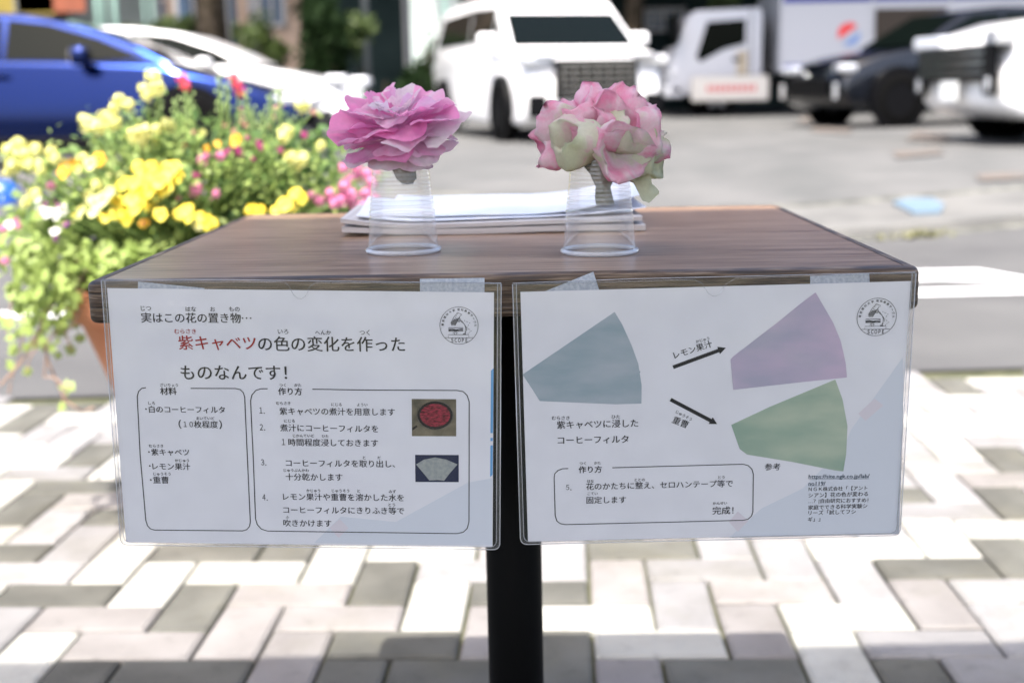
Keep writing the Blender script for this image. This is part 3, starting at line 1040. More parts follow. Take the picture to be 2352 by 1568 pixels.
POSE = {'left': ((-0.30987, 0.95155, CAM_Z - 0.13811), 0.06327, 0.02966, -0.01466),
        'right': ((0.00718, 0.94648, CAM_Z - 0.14674), 0.1079, -0.0105, -0.017)}
M_PALEBLUE = mat('pale_blue_print', (0.73, 0.765, 0.84), 0.5)
M_PALEPINK = mat('pale_pink_print', (0.77, 0.72, 0.78), 0.5)
M_BLUEBAR = mat('blue_print', (0.15, 0.40, 0.72), 0.5)
M_FILTERBLUE = noise_mat('blue_dyed_filter_print', (0.31, 0.40, 0.45), (0.46, 0.51, 0.56), 14, 0.6, 14, lo=0.36, hi=0.64, stretch=(1, 1, 3))
M_FILTERPURPLE = noise_mat('purple_dyed_filter_print', (0.44, 0.42, 0.54), (0.64, 0.50, 0.65), 13, 0.6, 14, lo=0.36, hi=0.64, stretch=(1, 1, 2.2))
M_FILTERPURPLE2 = mat('purple_filter_layer_print', (0.42,0.43,0.50), 0.6)
M_FILTERGREEN = noise_mat('green_dyed_filter_print', (0.30, 0.42, 0.33), (0.48, 0.56, 0.43), 14, 0.6, 14, lo=0.36, hi=0.64, stretch=(1, 1, 2.5))
M_FILTERGREEN2 = mat('green_filter_fold_print', (0.22,0.34,0.24), 0.6)
M_FILTERBLUE2 = mat('blue_crease_print', (0.29, 0.37, 0.42), 0.6)
M_FILTERGREEN3 = mat('green_crease_print', (0.27, 0.39, 0.29), 0.6)
M_CREASE = mat('crease_print', (0.22, 0.30, 0.37), 0.6)
M_PHOTO_BG = noise_mat('stove_photo_print', (0.10, 0.09, 0.06), (0.26, 0.22, 0.15), 60, 0.4)
M_POTPRINT = mat('pan_print', (0.012, 0.008, 0.008), 0.4)
M_POTRIM = mat('pan_rim_print', (0.28, 0.25, 0.22), 0.4)
M_CABB = noise_mat('red_cabbage_print', (0.07, 0.003, 0.008), (0.40, 0.03, 0.06), 300, 0.4, 4, stretch=(1, 1, 2.6), lo=0.38, hi=0.62)
M_NAVY = mat('navy_print', (0.012, 0.018, 0.06), 0.4)
M_FAN = noise_mat('filter_paper_print', (0.30, 0.33, 0.33), (0.40, 0.42, 0.40), 300, 0.5)
M_GREYPRINT = mat('grey_print', (0.17, 0.17, 0.18), 0.5)
M_TAPE = noise_mat('woven_white_tape', (0.42, 0.47, 0.58), (0.62, 0.66, 0.74), 420, 0.5, 2, stretch=(1, 0.1, 1))


def flat(pts, y=0.0):
    return [(x / 1000, y, z / 1000) for x, z in pts], [tuple(range(len(pts)))[::-1]]


def add_flat(name, pts, y, m, parent, **kw):
    v, f = flat(pts, y)
    return pydata(name, v, f, m, parent, **kw)


def make_sheet(side):
    o_, rx, ry, rz = POSE[side]
    MW = sheet_matrix(o_, rx, ry, rz)
    lab = {'left': 'white printed craft sheet with a red-and-black Japanese headline and two small photos',
           'right': 'white printed craft sheet with blue, purple and green filter pictures and two arrows'}[side]
    root = empty('printed_sheet', label=lab, cat='poster')
    root.matrix_world = MW
    # the paper itself: a thin sheet that bulges very slightly
    W_, H_, T_ = 0.297, 0.210, 0.0002
    nx, nz = 12, 8
    vs, fs = [], []
    for lay in (0, 1):
        for j in range(nz + 1):
            for i in range(nx + 1):
                vs.append((W_ * i / nx, T_ * lay, -H_ * j / nz))
    n1 = (nx + 1) * (nz + 1)
    for j in range(nz):
        for i in range(nx):
            a = j * (nx + 1) + i
            fs.append((a, a + nx + 1, a + nx + 2, a + 1))
            fs.append(tuple(n1 + q for q in (a, a + 1, a + nx + 2, a + nx + 1)))
    pydata('paper', vs, fs, M_PAPER, root)
    lvl = lambda k: -0.00008 * (k + 1)
    if side == 'left':
        add_flat('pale_blue_shape', L_PALE1, lvl(0), M_PALEBLUE, root)
        add_flat('pale_pink_square', L_PINK, lvl(1), M_PALEPINK, root)
        add_flat('blue_side_bar', [L_BAR[0], L_BAR[1], L_BAR[2], L_BAR[3]], lvl(1), M_BLUEBAR, root)
        add_flat('blue_side_bar', L_BAR2, lvl(1), M_BLUEBAR, root)
        add_flat('blue_side_bar', L_BAR3, lvl(1), M_BLUEBAR, root)
        for nm, P_ in (('materials_frame', L_BOX1), ('steps_frame', L_BOX2)):
            v, f = stroke(mm(P_), 0.00075)
            q = pydata(nm, v, [t[::-1] for t in f], M_INK, root)
            q.location.y = lvl(2)
        p1 = add_flat('cabbage_photo', L_PHOTO1, lvl(1), M_PHOTO_BG, root)
        add_flat('pan_rim', [((x - POT[0][0]) * 1.0 + POT[0][0], y) for x, y in POT], lvl(0) - 0.00008, M_POTRIM, p1)
        c_ = (sum(x for x, _ in POT) / 24, sum(y for _, y in POT) / 24)
        add_flat('pan', [(c_[0] + (x - c_[0]) * .94, c_[1] + (y - c_[1]) * .94) for x, y in POT], lvl(0) - 0.00014, M_POTPRINT, p1)
        add_flat('red_cabbage', [(c_[0] + (x - c_[0]) * .92, c_[1] + (y - c_[1]) * .90) for x, y in CABB], lvl(0) - 0.0002, M_CABB, p1)
        hx, hy = L_PHOTO1[3]
        add_flat('pan_handle', [(hx + .3, hy + 4.5), (hx + 3.2, hy + 6.8), (hx + 4.6, hy + 8.0), (hx + 4.0, hy + 9.2), (hx + .3, hy + 7.0)], lvl(0) - 0.00024, M_POTPRINT, p1)
        add_flat('steel_side', [(c_[0] - 8, c_[1] - 10.5), (c_[0] + 9, c_[1] - 10.5), (c_[0] + 11, c_[1] - 7), (c_[0] + 6, c_[1] - 11.2), (c_[0], c_[1] - 12.3), (c_[0] - 6, c_[1] - 11.2)][::-1], lvl(0) - 0.00005, M_POTRIM, p1)
        p2 = add_flat('filter_photo', L_PHOTO2, lvl(1), M_NAVY, root)
        add_flat('coffee_filter', FAN, lvl(0) - 0.00014, M_FAN, p2)
    else:
        add_flat('pale_blue_shape', R_PALE, lvl(0), M_PALEBLUE, root)
        add_flat('pale_pink_square', R_PINK1, lvl(1), M_PALEPINK, root)
        add_flat('pale_pink_square', R_PINK2, lvl(1), M_PALEPINK, root)
        b_ = add_flat('blue_filter_picture', BLUE_FILTER, lvl(2), M_FILTERBLUE, root)
        add_flat('crease', CREASE, lvl(0) - .0001, M_CREASE, b_)
        for pts_, w_, par_ in (([(23, -58), (31, -52), (36, -50)], .0006, b_), ([(60, -30), (70, -44)], .0005, b_)):
            v, f = stroke(mm(pts_), w_)
            q = pydata('crease', v, [t[::-1] for t in f], M_FILTERBLUE2, par_)
            q.location.y = -0.00018
        g_ = add_flat('green_filter_picture', GREEN_FILTER, lvl(2), M_FILTERGREEN, root)
        add_flat('folded_edge', GREEN_FOLD, lvl(0) - .0001, M_FILTERGREEN2, g_)
        p_ = add_flat('purple_filter_picture', PURPLE_FILTER, lvl(4), M_FILTERPURPLE, root)
        add_flat('back_layer', PURPLE_BACK, 0.00006, M_FILTERPURPLE2, p_)
        for pts_, w_, par_, m_ in (([(200, -54), (214, -46), (233, -40), (244, -43)], .0008, p_, M_FILTERPURPLE2), ([(172, -52), (196, -34), (206, -30)], .0006, p_, M_FILTERPURPLE2),
                                   ([(172, -118), (196, -112), (224, -104), (242, -98)], .0006, g_, M_FILTERGREEN3), ([(200, -126), (222, -122), (240, -116)], .0005, g_, M_FILTERGREEN3)):
            v, f = stroke(mm(pts_), w_)
            q = pydata('crease', v, [t[::-1] for t in f], m_, par_)
            q.location.y = -0.00018
        add_flat('arrow', ARROW1, lvl(4), M_INK, root)
        add_flat('arrow', ARROW2, lvl(4), M_INK, root)
        v, f = stroke(mm(R_BOX), 0.00075)
        q = pydata('step_frame', v, [t[::-1] for t in f], M_INK, root)
        q.location.y = lvl(2)
    for body, me in SHEET_PRINT[side]:
        q = bpy.data.objects.new('text_line', me)
        C.objects.link(q)
        q.parent = root
        q.location.y = lvl(4)
        me.name = 'text_line'
    if side == 'right':
        for body, x0, y0, x1, y1, c, hh in RIGHT_TEXT:
            if c == 'u':
                v, f = stroke([(x0 / 1000, (y0 - 1.9) / 1000), (x1 / 1000, (y1 - 1.9) / 1000)], 0.00022)
                q = pydata('underline', v, [t[::-1] for t in f], M_INK_BLUE, root)
                q.location.y = lvl(4)
    ln, grey, words = LOGOS[side]
    lg = ln.build('club_emblem', M_INK, root)
    lg.location.y = lvl(4)
    gq = grey.build('grey_liquid', M_GREYPRINT, lg)
    gq.location.y = 0.00005
    for w_ in words:
        if w_ is None:
            continue
        w_.materials.clear()
        w_.materials.append(M_INK)
        q = bpy.data.objects.new('emblem_letter', w_)
        C.objects.link(q)
        q.parent = lg
    # ---- the clear pocket
    lab2 = {'left': 'clear vinyl card pocket holding the red-and-black headline sheet', 'right': 'clear vinyl card pocket holding the sheet with three filter pictures'}[side]
    case = empty('sign_pocket', label=lab2, cat='sign holder', group='clear sign pockets taped to the table edge')
    case.matrix_world = MW
    q4 = mm(CASE_L if side == 'left' else CASE_R)
    notch = mm(NOTCH_L if side == 'left' else NOTCH_R)
    rc = 0.006
    tl, tr, br, bl = [Vector(p) for p in q4]

    def corner(c, a, b, n=5):
        out = []
        pa, pb = c + (a - c).normalized() * rc, c + (b - c).normalized() * rc
        for k in range(n + 1):
            t = k / n
            out.append((1 - t) ** 2 * pa + 2 * t * (1 - t) * c + t * t * pb)
        return out
    top = [tl + (tr - tl) * 0.0]
    ring = [tl] + [Vector((notch[0][0] - .003, tl.y + (tr.y - tl.y) * .45))] + [Vector(p) for p in notch] + [Vector((notch[-1][0] + .003, tl.y + (tr.y - tl.y) * .5))] + [tr] + corner(br, tr, bl) + corner(bl, br, tl)
    plain = [tl, tr] + corner(br, tr, bl) + corner(bl, br, tl)

    def filmpiece(name, pts, y, wav, seed, m):
        # triangulated fill, then a gentle bulge so that the film catches the light unevenly
        bm = bmesh.new()
        vv = [bm.verts.new((p.x, y, p.y)) for p in pts]
        bm.faces.new(vv)
        bmesh.ops.triangulate(bm, faces=bm.faces[:])
        for _ in range(6):
            es = [e for e in bm.edges if e.calc_length() > 0.011]
            if not es:
                break
            bmesh.ops.subdivide_edges(bm, edges=es, cuts=1)
            bmesh.ops.triangulate(bm, faces=bm.faces[:])
        for v in bm.verts:
            v.co.y += wav * (noise.noise(Vector((v.co.x * 18, seed, v.co.z * 22))) - .2)
            if wav and side == 'left':
                k_ = max(0.0, min(1.0, (v.co.z + 0.040) / 0.02)) * max(0.0, min(1.0, (-0.009 - v.co.z) / 0.006))
                v.co.y -= 0.0011 * k_ * (0.6 + noise.noise(Vector((v.co.x * 22, 8.5, v.co.z * 60))))
        q = from_bm(name, bm, m, case, True)
        return q
    filmpiece('front_film', plain, -0.0014, 0.0009, 3.1, M_FILM)
    filmpiece('back_film', plain, 0.0008, 0.0, 5.0, M_FILM)
    # welded rim: outer and inner bead with a flat between
    inner = [Vector((p.x + (0.0028 if p.x < .15 else -0.0028), p.y + (0.0022 if p.y < -.1 else 0.0))) for p in plain]
    seq = [plain[1]] + plain[2:] + [plain[0]]
    seqi = [inner[1]] + inner[2:] + [inner[0]]
    vs, fs = [], []
    for a, b in zip(seq, seqi):
        vs += [(a.x, -0.0012, a.y), (b.x, -0.0012, b.y)]
    for i in range(len(seq) - 1):
        fs.append((2 * i, 2 * i + 1, 2 * i + 3, 2 * i + 2))
    pydata('welded_rim', vs, fs, M_WELD, case)
    for s_, r_ in ((seq, 0.00045), (seqi, 0.0003)):
        v, f = tube([(p.x, -0.0014, p.y) for p in s_], r_, 6)
        pydata('rim_bead', v, f, M_BEAD, case, True)
    v, f = tube([(p.x, -0.0017, p.y) for p in ring[:len(notch) + 4]], 0.00022, 6)
    pydata('pocket_lip', v, f, M_WELD, case, True)
    v, f = tube([(tl.x, 0.0006, tl.y + .0004), (tl.x * .7 + tr.x * .3, 0.0006, tl.y + .0012), (tr.x, 0.0006, tr.y + .0002)], 0.00028, 6)
    pydata('rear_lip', v, f, M_BEAD, case, True)
    return MW


MWL = make_sheet('left')
MWR = make_sheet('right')


def tape(MW, pts, lab, y=0.0016):
    v = [(x / 1000, y, z / 1000) for x, z in pts] + [(x / 1000, y + 0.0003, z / 1000) for x, z in pts]
    n = len(pts)
    f = [tuple(range(n))[::-1], tuple(range(n, 2 * n))] + [(i, (i + 1) % n, n + (i + 1) % n, n + i) for i in range(n)]
    o = pydata('tape_strip', v, f, M_TAPE, label=lab, cat='tape', group='woven tape strips that hold the pockets')
    # threads of the weave
    xs = [p[0] for p in pts]
    zs = [p[1] for p in pts]
    o.matrix_world = MW
    return o


tape(MWL, TAPE_L1, 'slanted woven white tape behind the upper corner of the headline sheet')
tape(MWL, TAPE_L2, 'rectangular woven white tape sticking up above the emblem of the headline sheet')
tape(MWR, TAPE_R1, 'diagonal blue-white tape with a stitched hem rising to a point above the blue filter picture')
tape(MWR, TAPE_R2, 'frayed blue-white tape above the purple filter picture')

# ================================================================ cups with coffee-filter flowers
def make_cup(px, py, lab, seed):
    b = on_z(px, py, TABLE_Z)
    # keep the rim centre where the foot of the glass is seen
    root = empty('plastic_cup', (b.x, b.y, TABLE_Z), label=lab, cat='cup', group='upturned clear plastic cups')
    rr = random.Random(seed)
    H = 0.0885
    prof = []
    n = 64
    for k in range(n + 1):
        t = k / n
        z = 0.003 + (H - 0.003) * t
        r = 0.0315 - 0.0078 * t
        if 0.33 < t < 0.92:
            r += 0.00022 * math.sin(t * 150)
        if 0.36 < t < 0.40 or 0.30 < t < 0.325:
            r += 0.0005
        if t > 0.93:
            r -= 0.0006
        prof.append((r, z))
    vs, fs = lathe(prof, 64)
    pydata('cup_wall', vs, fs, M_CUP, root, True)
    vs, fs = lathe([(0.0236, H), (0.0222, H + 0.0006), (0.0215, H - 0.002), (0.0100, H - 0.0022)], 48)
    pydata('cup_bottom', vs, fs, M_CUP, root, True)
    ring = [(0.0318 + 0.0021 * math.cos(a), 0.0021 + 0.0021 * math.sin(a)) for a in [2 * PI * k / 10 for k in range(11)]]
    vs, fs = lathe(ring, 64)
    pydata('rolled_rim', vs, fs, M_CUPRIM, root, True)
    for z in (0.0275, 0.0305, 0.0335, 0.0365, 0.043, 0.047, 0.051, 0.056, 0.061, 0.082, 0.0855):
        t = (z - .003) / (H - .003)
        r = 0.0315 - 0.0078 * t + 0.0003
        vs, fs = lathe([(r, z - .0003), (r + .0002, z), (r, z + .0003)], 64)
        pydata('moulded_ridge', vs, fs, M_RIDGE, root, True)
    return b, H


def dyed_mat(name, pink, pale, green, scale, bias, seed):
    m = mat(name, pink, 0.75)
    N, L, b = nodes(m)
    tc = N.new('ShaderNodeTexCoord')
    mp = N.new('ShaderNodeMapping')
    mp.inputs['Location'].default_value = (seed, seed * .3, 0)
    L.new(tc.outputs['Object'], mp.inputs[0])
    n1 = N.new('ShaderNodeTexNoise')
    n1.inputs['Scale'].default_value = scale
    n1.inputs['Detail'].default_value = 6
    n1.inputs['Distortion'].default_value = 0.8
    L.new(mp.outputs[0], n1.inputs['Vector'])
    cr = N.new('ShaderNodeValToRGB')
    e = cr.color_ramp.elements
    e[0].position = bias - 0.16
    e[0].color = (*green, 1)
    e[1].position = bias + 0.16
    e[1].color = (*pink, 1)
    k = e.new(bias)
    k.color = (*pale, 1)
    L.new(n1.outputs[0], cr.inputs[0])
    n2 = N.new('ShaderNodeTexNoise')
    n2.inputs['Scale'].default_value = scale * 12
    n2.inputs['Detail'].default_value = 4
    L.new(mp.outputs[0], n2.inputs['Vector'])
    mr = N.new('ShaderNodeMapRange')
    mr.inputs['To Min'].default_value = 0.90
    mr.inputs['To Max'].default_value = 1.08
    L.new(n2.outputs[0], mr.inputs['Value'])
    hs = N.new('ShaderNodeHueSaturation')
    L.new(cr.outputs[0], hs.inputs['Color'])
    L.new(mr.outputs[0], hs.inputs['Value'])
    L.new(hs.outputs[0], b.inputs['Base Color'])
    # thin paper lets light through
    tl_ = N.new('ShaderNodeBsdfTranslucent')
    L.new(hs.outputs[0], tl_.inputs[0])
    mx = N.new('ShaderNodeMixShader')
    mx.inputs[0].default_value = 0.48
    out = [x for x in N if x.type == 'OUTPUT_MATERIAL'][0]
    L.new(b.outputs[0], mx.inputs[1])
    L.new(tl_.outputs[0], mx.inputs[2])
    L.new(mx.outputs[0], out.inputs[0])
    n3 = N.new('ShaderNodeTexNoise')
    n3.inputs['Scale'].default_value = 150
    n3.inputs['Detail'].default_value = 5
    L.new(tc.outputs['Object'], n3.inputs['Vector'])
    bp = N.new('ShaderNodeBump')
    bp.inputs['Strength'].default_value = 0.55
    bp.inputs['Distance'].default_value = 0.0015
    L.new(n3.outputs[0], bp.inputs['Height'])
    L.new(bp.outputs[0], b.inputs['Normal'])
    return m


PINK = (0.86, 0.42, 0.66)
HOT = (0.88, 0.33, 0.62)
PALE = (0.84, 0.70, 0.80)
CREAM = (0.74, 0.77, 0.60)
M_PET_HOT = dyed_mat('magenta_dyed_filter_paper', HOT, (0.74, 0.36, 0.58), PALE, 26, 0.42, 1.0)
M_PET_PINK = dyed_mat('pink_dyed_filter_paper', PINK, (0.85, 0.58, 0.74), (0.80, 0.68, 0.78), 24, 0.46, 4.0)
M_PET_PALE = dyed_mat('pale_lilac_filter_paper', (0.82, 0.46, 0.68), (0.82, 0.64, 0.76), (0.76, 0.72, 0.74), 20, 0.52, 9.0)
M_PET_MIX = dyed_mat('pink_and_cream_filter_paper', (0.88, 0.38, 0.56), (0.88, 0.72, 0.77), CREAM, 40, 0.50, 3.0)
M_PET_MIXP = dyed_mat('rose_speckled_filter_paper', (0.90, 0.40, 0.58), (0.90, 0.62, 0.72), (0.86, 0.78, 0.79), 48, 0.42, 6.0)
M_PET_CREAM = dyed_mat('cream_green_filter_paper', (0.86, 0.50, 0.66), (0.77, 0.77, 0.64), (0.70, 0.74, 0.55), 30, 0.60, 12.0)
M_STEM = dyed_mat('twisted_grey_green_paper', (0.46, 0.42, 0.36), (0.36, 0.37, 0.29), (0.27, 0.30, 0.21), 40, 0.50, 2.0)


def petal(root, m, az, half, r0, r1, el0, el1, z0, rs, ruff=0.006, tip=0.0, nu=16, nv=26, roll=0.0, square=0.5):
    """one folded filter sheet: a fan that leaves the heart at azimuth az and widens to a crimped outer edge"""
    vs, fs = [], []
    ph = rs.uniform(0, 6.28)
    ph2 = rs.uniform(0, 6.28)
    fn = rs.choice([0.8, 1.2, 1.6])
    kt = rs.uniform(-.16, .16)
    sd = rs.uniform(0, 100)
    for i in range(nu + 1):
        u = i / nu
        for j in range(nv + 1):
            v = -1 + 2 * j / nv
            # cut corners: straight outer edge and angular outline
            edge = 1.0 / max(0.75, math.cos(v * half * square)) * (1 - 0.22 * abs(v) ** 4)
            edge *= 1 + 0.10 * noise.noise(Vector((v * 2.3, sd, 0)))
            rr = r0 + (r1 * edge - r0) * u
            a = az + v * half * (0.35 + 0.65 * u ** 0.7)
            el = el0 + (el1 - el0) * u
            # accordion creases, sharper than a sine
            s = v * PI * fn + ph
            fold = (2 / PI) * math.asin(math.sin(s)) * 0.75 + 0.25 * math.sin(s)
            h = z0 + rr * math.tan(el0) * (1 - u * .5) + rr * math.tan(el1) * u * .5
            h += ruff * fold * u ** 1.3
            h += 0.0035 * noise.noise(Vector((rr * 60, a * 2.2, sd))) * u
            h += tip * u ** 3 + kt * v * rr * half * .8
            # side flaps curl over
            rr2 = rr + 0.004 * u * math.sin(v * PI * 1.5 + ph2)
            rr2 -= roll * abs(v) ** 2 * u
            h += roll * 0.8 * abs(v) ** 2 * u
            h += 0.0016 * noise.noise(Vector((v * 9, u * 7, sd + 5))) + 0.0016 * (1 - abs(2 * ((v * 2.2 + u * 1.3 + sd) % 1.0) - 1)) * u
            vs.append((rr2 * math.cos(a), rr2 * math.sin(a), h))
    for i in range(nu):
        for j in range(nv):
            a = i * (nv + 1) + j
            fs.append((a, a + 1, a + nv + 2, a + nv + 1))
    Rt = Matrix.Rotation(R(-5), 3, 'Y') @ Matrix.Rotation(R(12), 3, 'X')
    vs = [Rt @ (Vector(v) - Vector((0, 0, 0.012))) + Vector((0, 0, 0.018)) for v in vs]
    vs = [Vector((v.x * 0.95 + 0.001, v.y, v.z)) for v in vs]
    return pydata('petal', vs, fs, m, root, True)


cup1, CH = make_cup(927, 578, 'upturned clear plastic cup under the full magenta-pink paper rose', 1)
cup2, _ = make_cup(1377, 580, 'upturned clear plastic cup under the pink-and-cream paper flower cluster', 2)

# ---- the flat, layered rose
y1 = cup1.y
c1 = at_y(912, 352, y1)
rose = empty('paper_flower', (c1.x, c1.y, c1.z), label='magenta-pink layered paper rose of dyed coffee filters on a cup', cat='paper flower', group='paper flowers made of dyed coffee filters')
rs = random.Random(21)
EK = 0.66
# (azimuth: 0 right, 90 away, 270 towards the camera), half width, inner r, outer r, slopes, height, material
for az, hf, r1, e0, e1, z0, m_, rf, tp, rl in [
    (205, 46, 0.050, -4, -8, 0.000, M_PET_PALE, 0.003, -0.002, 0.004),
    (268, 54, 0.044, -14, -20, 0.001, M_PET_PALE, 0.002, -0.004, 0.0),
    (325, 46, 0.052, -8, -12, 0.003, M_PET_PALE, 0.003, -0.002, 0.0),
    (100, 58, 0.050, 0, 2, 0.004, M_PET_PINK, 0.003, 0.0, 0.0),
    (160, 50, 0.055, 0, 2, 0.005, M_PET_PINK, 0.003, 0.0, 0.003),
    (242, 50, 0.050, -8, -14, 0.010, M_PET_HOT, 0.003, -0.004, 0.002),
    (290, 50, 0.050, -10, -16, 0.012, M_PET_PINK, 0.003, -0.004, 0.002),
    (20, 50, 0.054, -2, 0, 0.006, M_PET_PINK, 0.003, 0.0, 0.0),
    (190, 46, 0.060, 6, 10, 0.008, M_PET_HOT, 0.004, 0.001, 0.005),
    (300, 44, 0.056, 4, 0, 0.011, M_PET_PALE, 0.004, -0.001, 0.0),
    (345, 44, 0.065, 6, 6, 0.012, M_PET_PALE, 0.005, 0.0, 0.0),
    (60, 50, 0.056, 8, 10, 0.012, M_PET_PINK, 0.004, 0.0, 0.0),
    (120, 50, 0.056, 8, 10, 0.012, M_PET_HOT, 0.004, 0.0, 0.0),
    (176, 48, 0.058, 14, 22, 0.016, M_PET_HOT, 0.004, 0.001, 0.006),
    (232, 50, 0.048, 12, 14, 0.017, M_PET_HOT, 0.003, -0.005, 0.006),
    (270, 54, 0.046, 6, 0, 0.020, M_PET_HOT, 0.003, -0.005, 0.004),
    (25, 48, 0.056, 16, 22, 0.017, M_PET_HOT, 0.004, 0.0, 0.003),
    (338, 50, 0.060, 16, 18, 0.017, M_PET_HOT, 0.004, -0.002, 0.003),
    (85, 52, 0.050, 20, 28, 0.017, M_PET_PINK, 0.004, 0.0, 0.004),
    (140, 48, 0.048, 24, 36, 0.019, M_PET_HOT, 0.004, 0.002, 0.006),
    (200, 52, 0.040, 26, 32, 0.023, M_PET_PINK, 0.004, -0.002, 0.006),
    (255, 54, 0.034, 20, 18, 0.026, M_PET_PINK, 0.003, -0.004, 0.005),
    (316, 52, 0.038, 26, 28, 0.024, M_PET_HOT, 0.003, -0.001, 0.006),
    (15, 48, 0.044, 28, 36, 0.023, M_PET_PINK, 0.004, 0.0, 0.005),
    (72, 44, 0.036, 36, 44, 0.022, M_PET_PALE, 0.003, 0.003, 0.004),
    (125, 42, 0.034, 40, 48, 0.023, M_PET_HOT, 0.003, 0.003, 0.006),
    (190, 60, 0.022, 36, 40, 0.030, M_PET_PALE, 0.002, -0.001, 0.005),
    (250, 66, 0.019, 34, 36, 0.031, M_PET_PALE, 0.002, -0.001, 0.004),
    (60, 60, 0.020, 40, 48, 0.030, M_PET_PALE, 0.002, 0.0, 0.004),
]:
    petal(rose, m_, R(az + rs.uniform(-4, 4)), R(hf), 0.002, r1 * rs.uniform(.96, 1.04), R(e0) * EK, R(e1) * EK, z0 * 0.95, rs, ruff=rf, tip=tp, roll=rl, square=rs.uniform(.3, .8))


def stem(root, pts, rads, seed, m=M_STEM):
    rr = random.Random(seed)
    vs, fs = [], []
    n = 14
    for i, p in enumerate(pts):
        for k in range(n):
            a = 2 * PI * k / n + i * 0.35
            q = rads[i] * (1 + 0.22 * math.sin(3 * a) + 0.12 * rr.uniform(-1, 1))
            vs.append((p[0] + q * math.cos(a), p[1] + q * math.sin(a), p[2]))
    for i in range(len(pts) - 1):
        for k in range(n):
            fs.append((i * n + k, i * n + (k + 1) % n, (i + 1) * n + (k + 1) % n, (i + 1) * n + k))
    fs.append(tuple(range(n)))
    fs.append(tuple((len(pts) - 1) * n + k for k in range(n))[::-1])
    return pydata('twisted_stem', vs, fs, m, root, True)


def loc_of(root, px, py, y):
    return at_y(px, py, y) - Vector(root.location)


p = [loc_of(rose, x, y, cup1.y) for x, y in [(912, 345), (918, 362), (924, 380), (930, 398), (934, 412), (936, 423)]]
stem(rose, p, [0.012, 0.012, 0.0105, 0.0095, 0.0085, 0.004], 5)

# ---- the round cluster of small funnels
y2 = cup2.y
c2 = at_y(1385, 352, y2)
clus = empty('paper_flower', (c2.x, c2.y, c2.z), label='round cluster of crumpled pink-and-cream paper blossoms on a cup', cat='paper flower', group='paper flowers made of dyed coffee filters')


def funnel(root, m, base, tip_, r, rs, open_=0.75, flat_=0.0, nu=16, nv=30, up=None):
    """one filter twisted into a small crumpled blossom from base to tip"""
    base, tip_ = Vector(base), Vector(tip_)
    ax = (tip_ - base)
    Ln = ax.length
    ax.normalize()
    e1 = ax.orthogonal().normalized()
    e2 = ax.cross(e1)
    sd = rs.uniform(0, 99)
    k1, k2 = rs.choice([3, 4]), rs.choice([5, 6])
    p1_, p2_ = rs.uniform(0, 6), rs.uniform(0, 6)
    vs, fs = [], []
    for i in range(nu + 1):
        u = i / nu
        rad = r * (0.10 + 0.95 * math.sin(min(1.0, u * 1.15) * PI * 0.58) ** 1.1)
        if u > 0.72:
            rad *= 1 - (1 - open_) * ((u - .72) / .28) ** 1.2
        for j in range(nv):
            a = 2 * PI * j / nv
            tri = (2 / PI) * math.asin(math.sin(k2 * a + p2_))
            q = rad * (1 + 0.13 * math.sin(k1 * a + p1_ + u * 1.2) + 0.10 * tri * u + 0.13 * noise.noise(Vector((math.cos(a) * 1.6, math.sin(a) * 1.6, u * 3 + sd))))
            h = Ln * u * (1 + 0.10 * math.sin(2 * a + p2_) * u + 0.10 * noise.noise(Vector((math.cos(a) * 2.6, math.sin(a) * 2.6, sd))) * u)
            # sharp facets of crumpled paper
            q *= 1 + 0.12 * abs(noise.noise(Vector((math.cos(a) * 5, math.sin(a) * 5, u * 8 + sd))))
            vs.append(base + ax * h + e1 * (q * math.cos(a)) + e2 * (q * math.sin(a) * (1 - flat_)))
    for i in range(nu):
        for j in range(nv):
            fs.append((i * nv + j, i * nv + (j + 1) % nv, (i + 1) * nv + (j + 1) % nv, (i + 1) * nv + j))
    # a second, inner layer folded down into the throat
    o0 = len(vs)
    top = vs[nu * nv:]
    for i in range(1, 7):
        u = i / 6
        for j in range(nv):
            t_ = top[j]
            ctr = base + ax * (Ln * (0.98 - 0.55 * u))
            a = 2 * PI * j / nv
            w = (1 - u) ** 0.8 * (1 - 0.18 * math.sin(3 * a + p1_))
            vs.append(ctr + (Vector(t_) - (base + ax * Ln)) * w)
    for i in range(6):
        for j in range(nv):
            a0 = (nu * nv + j) if i == 0 else (o0 + (i - 1) * nv + j)
            a1 = (nu * nv + (j + 1) % nv) if i == 0 else (o0 + (i - 1) * nv + (j + 1) % nv)
            b0, b1 = o0 + i * nv + j, o0 + i * nv + (j + 1) % nv
            fs.append((a0, a1, b1, b0))
    vs = [Vector((v[0] * 1.08, v[1], v[2] * 0.98)) for v in vs]
    return pydata('blossom', vs, fs, m, root, True)


rs = random.Random(5)
W2 = 1.0


def L2(px, py, dy):
    return loc_of(clus, px, py, y2 + dy)


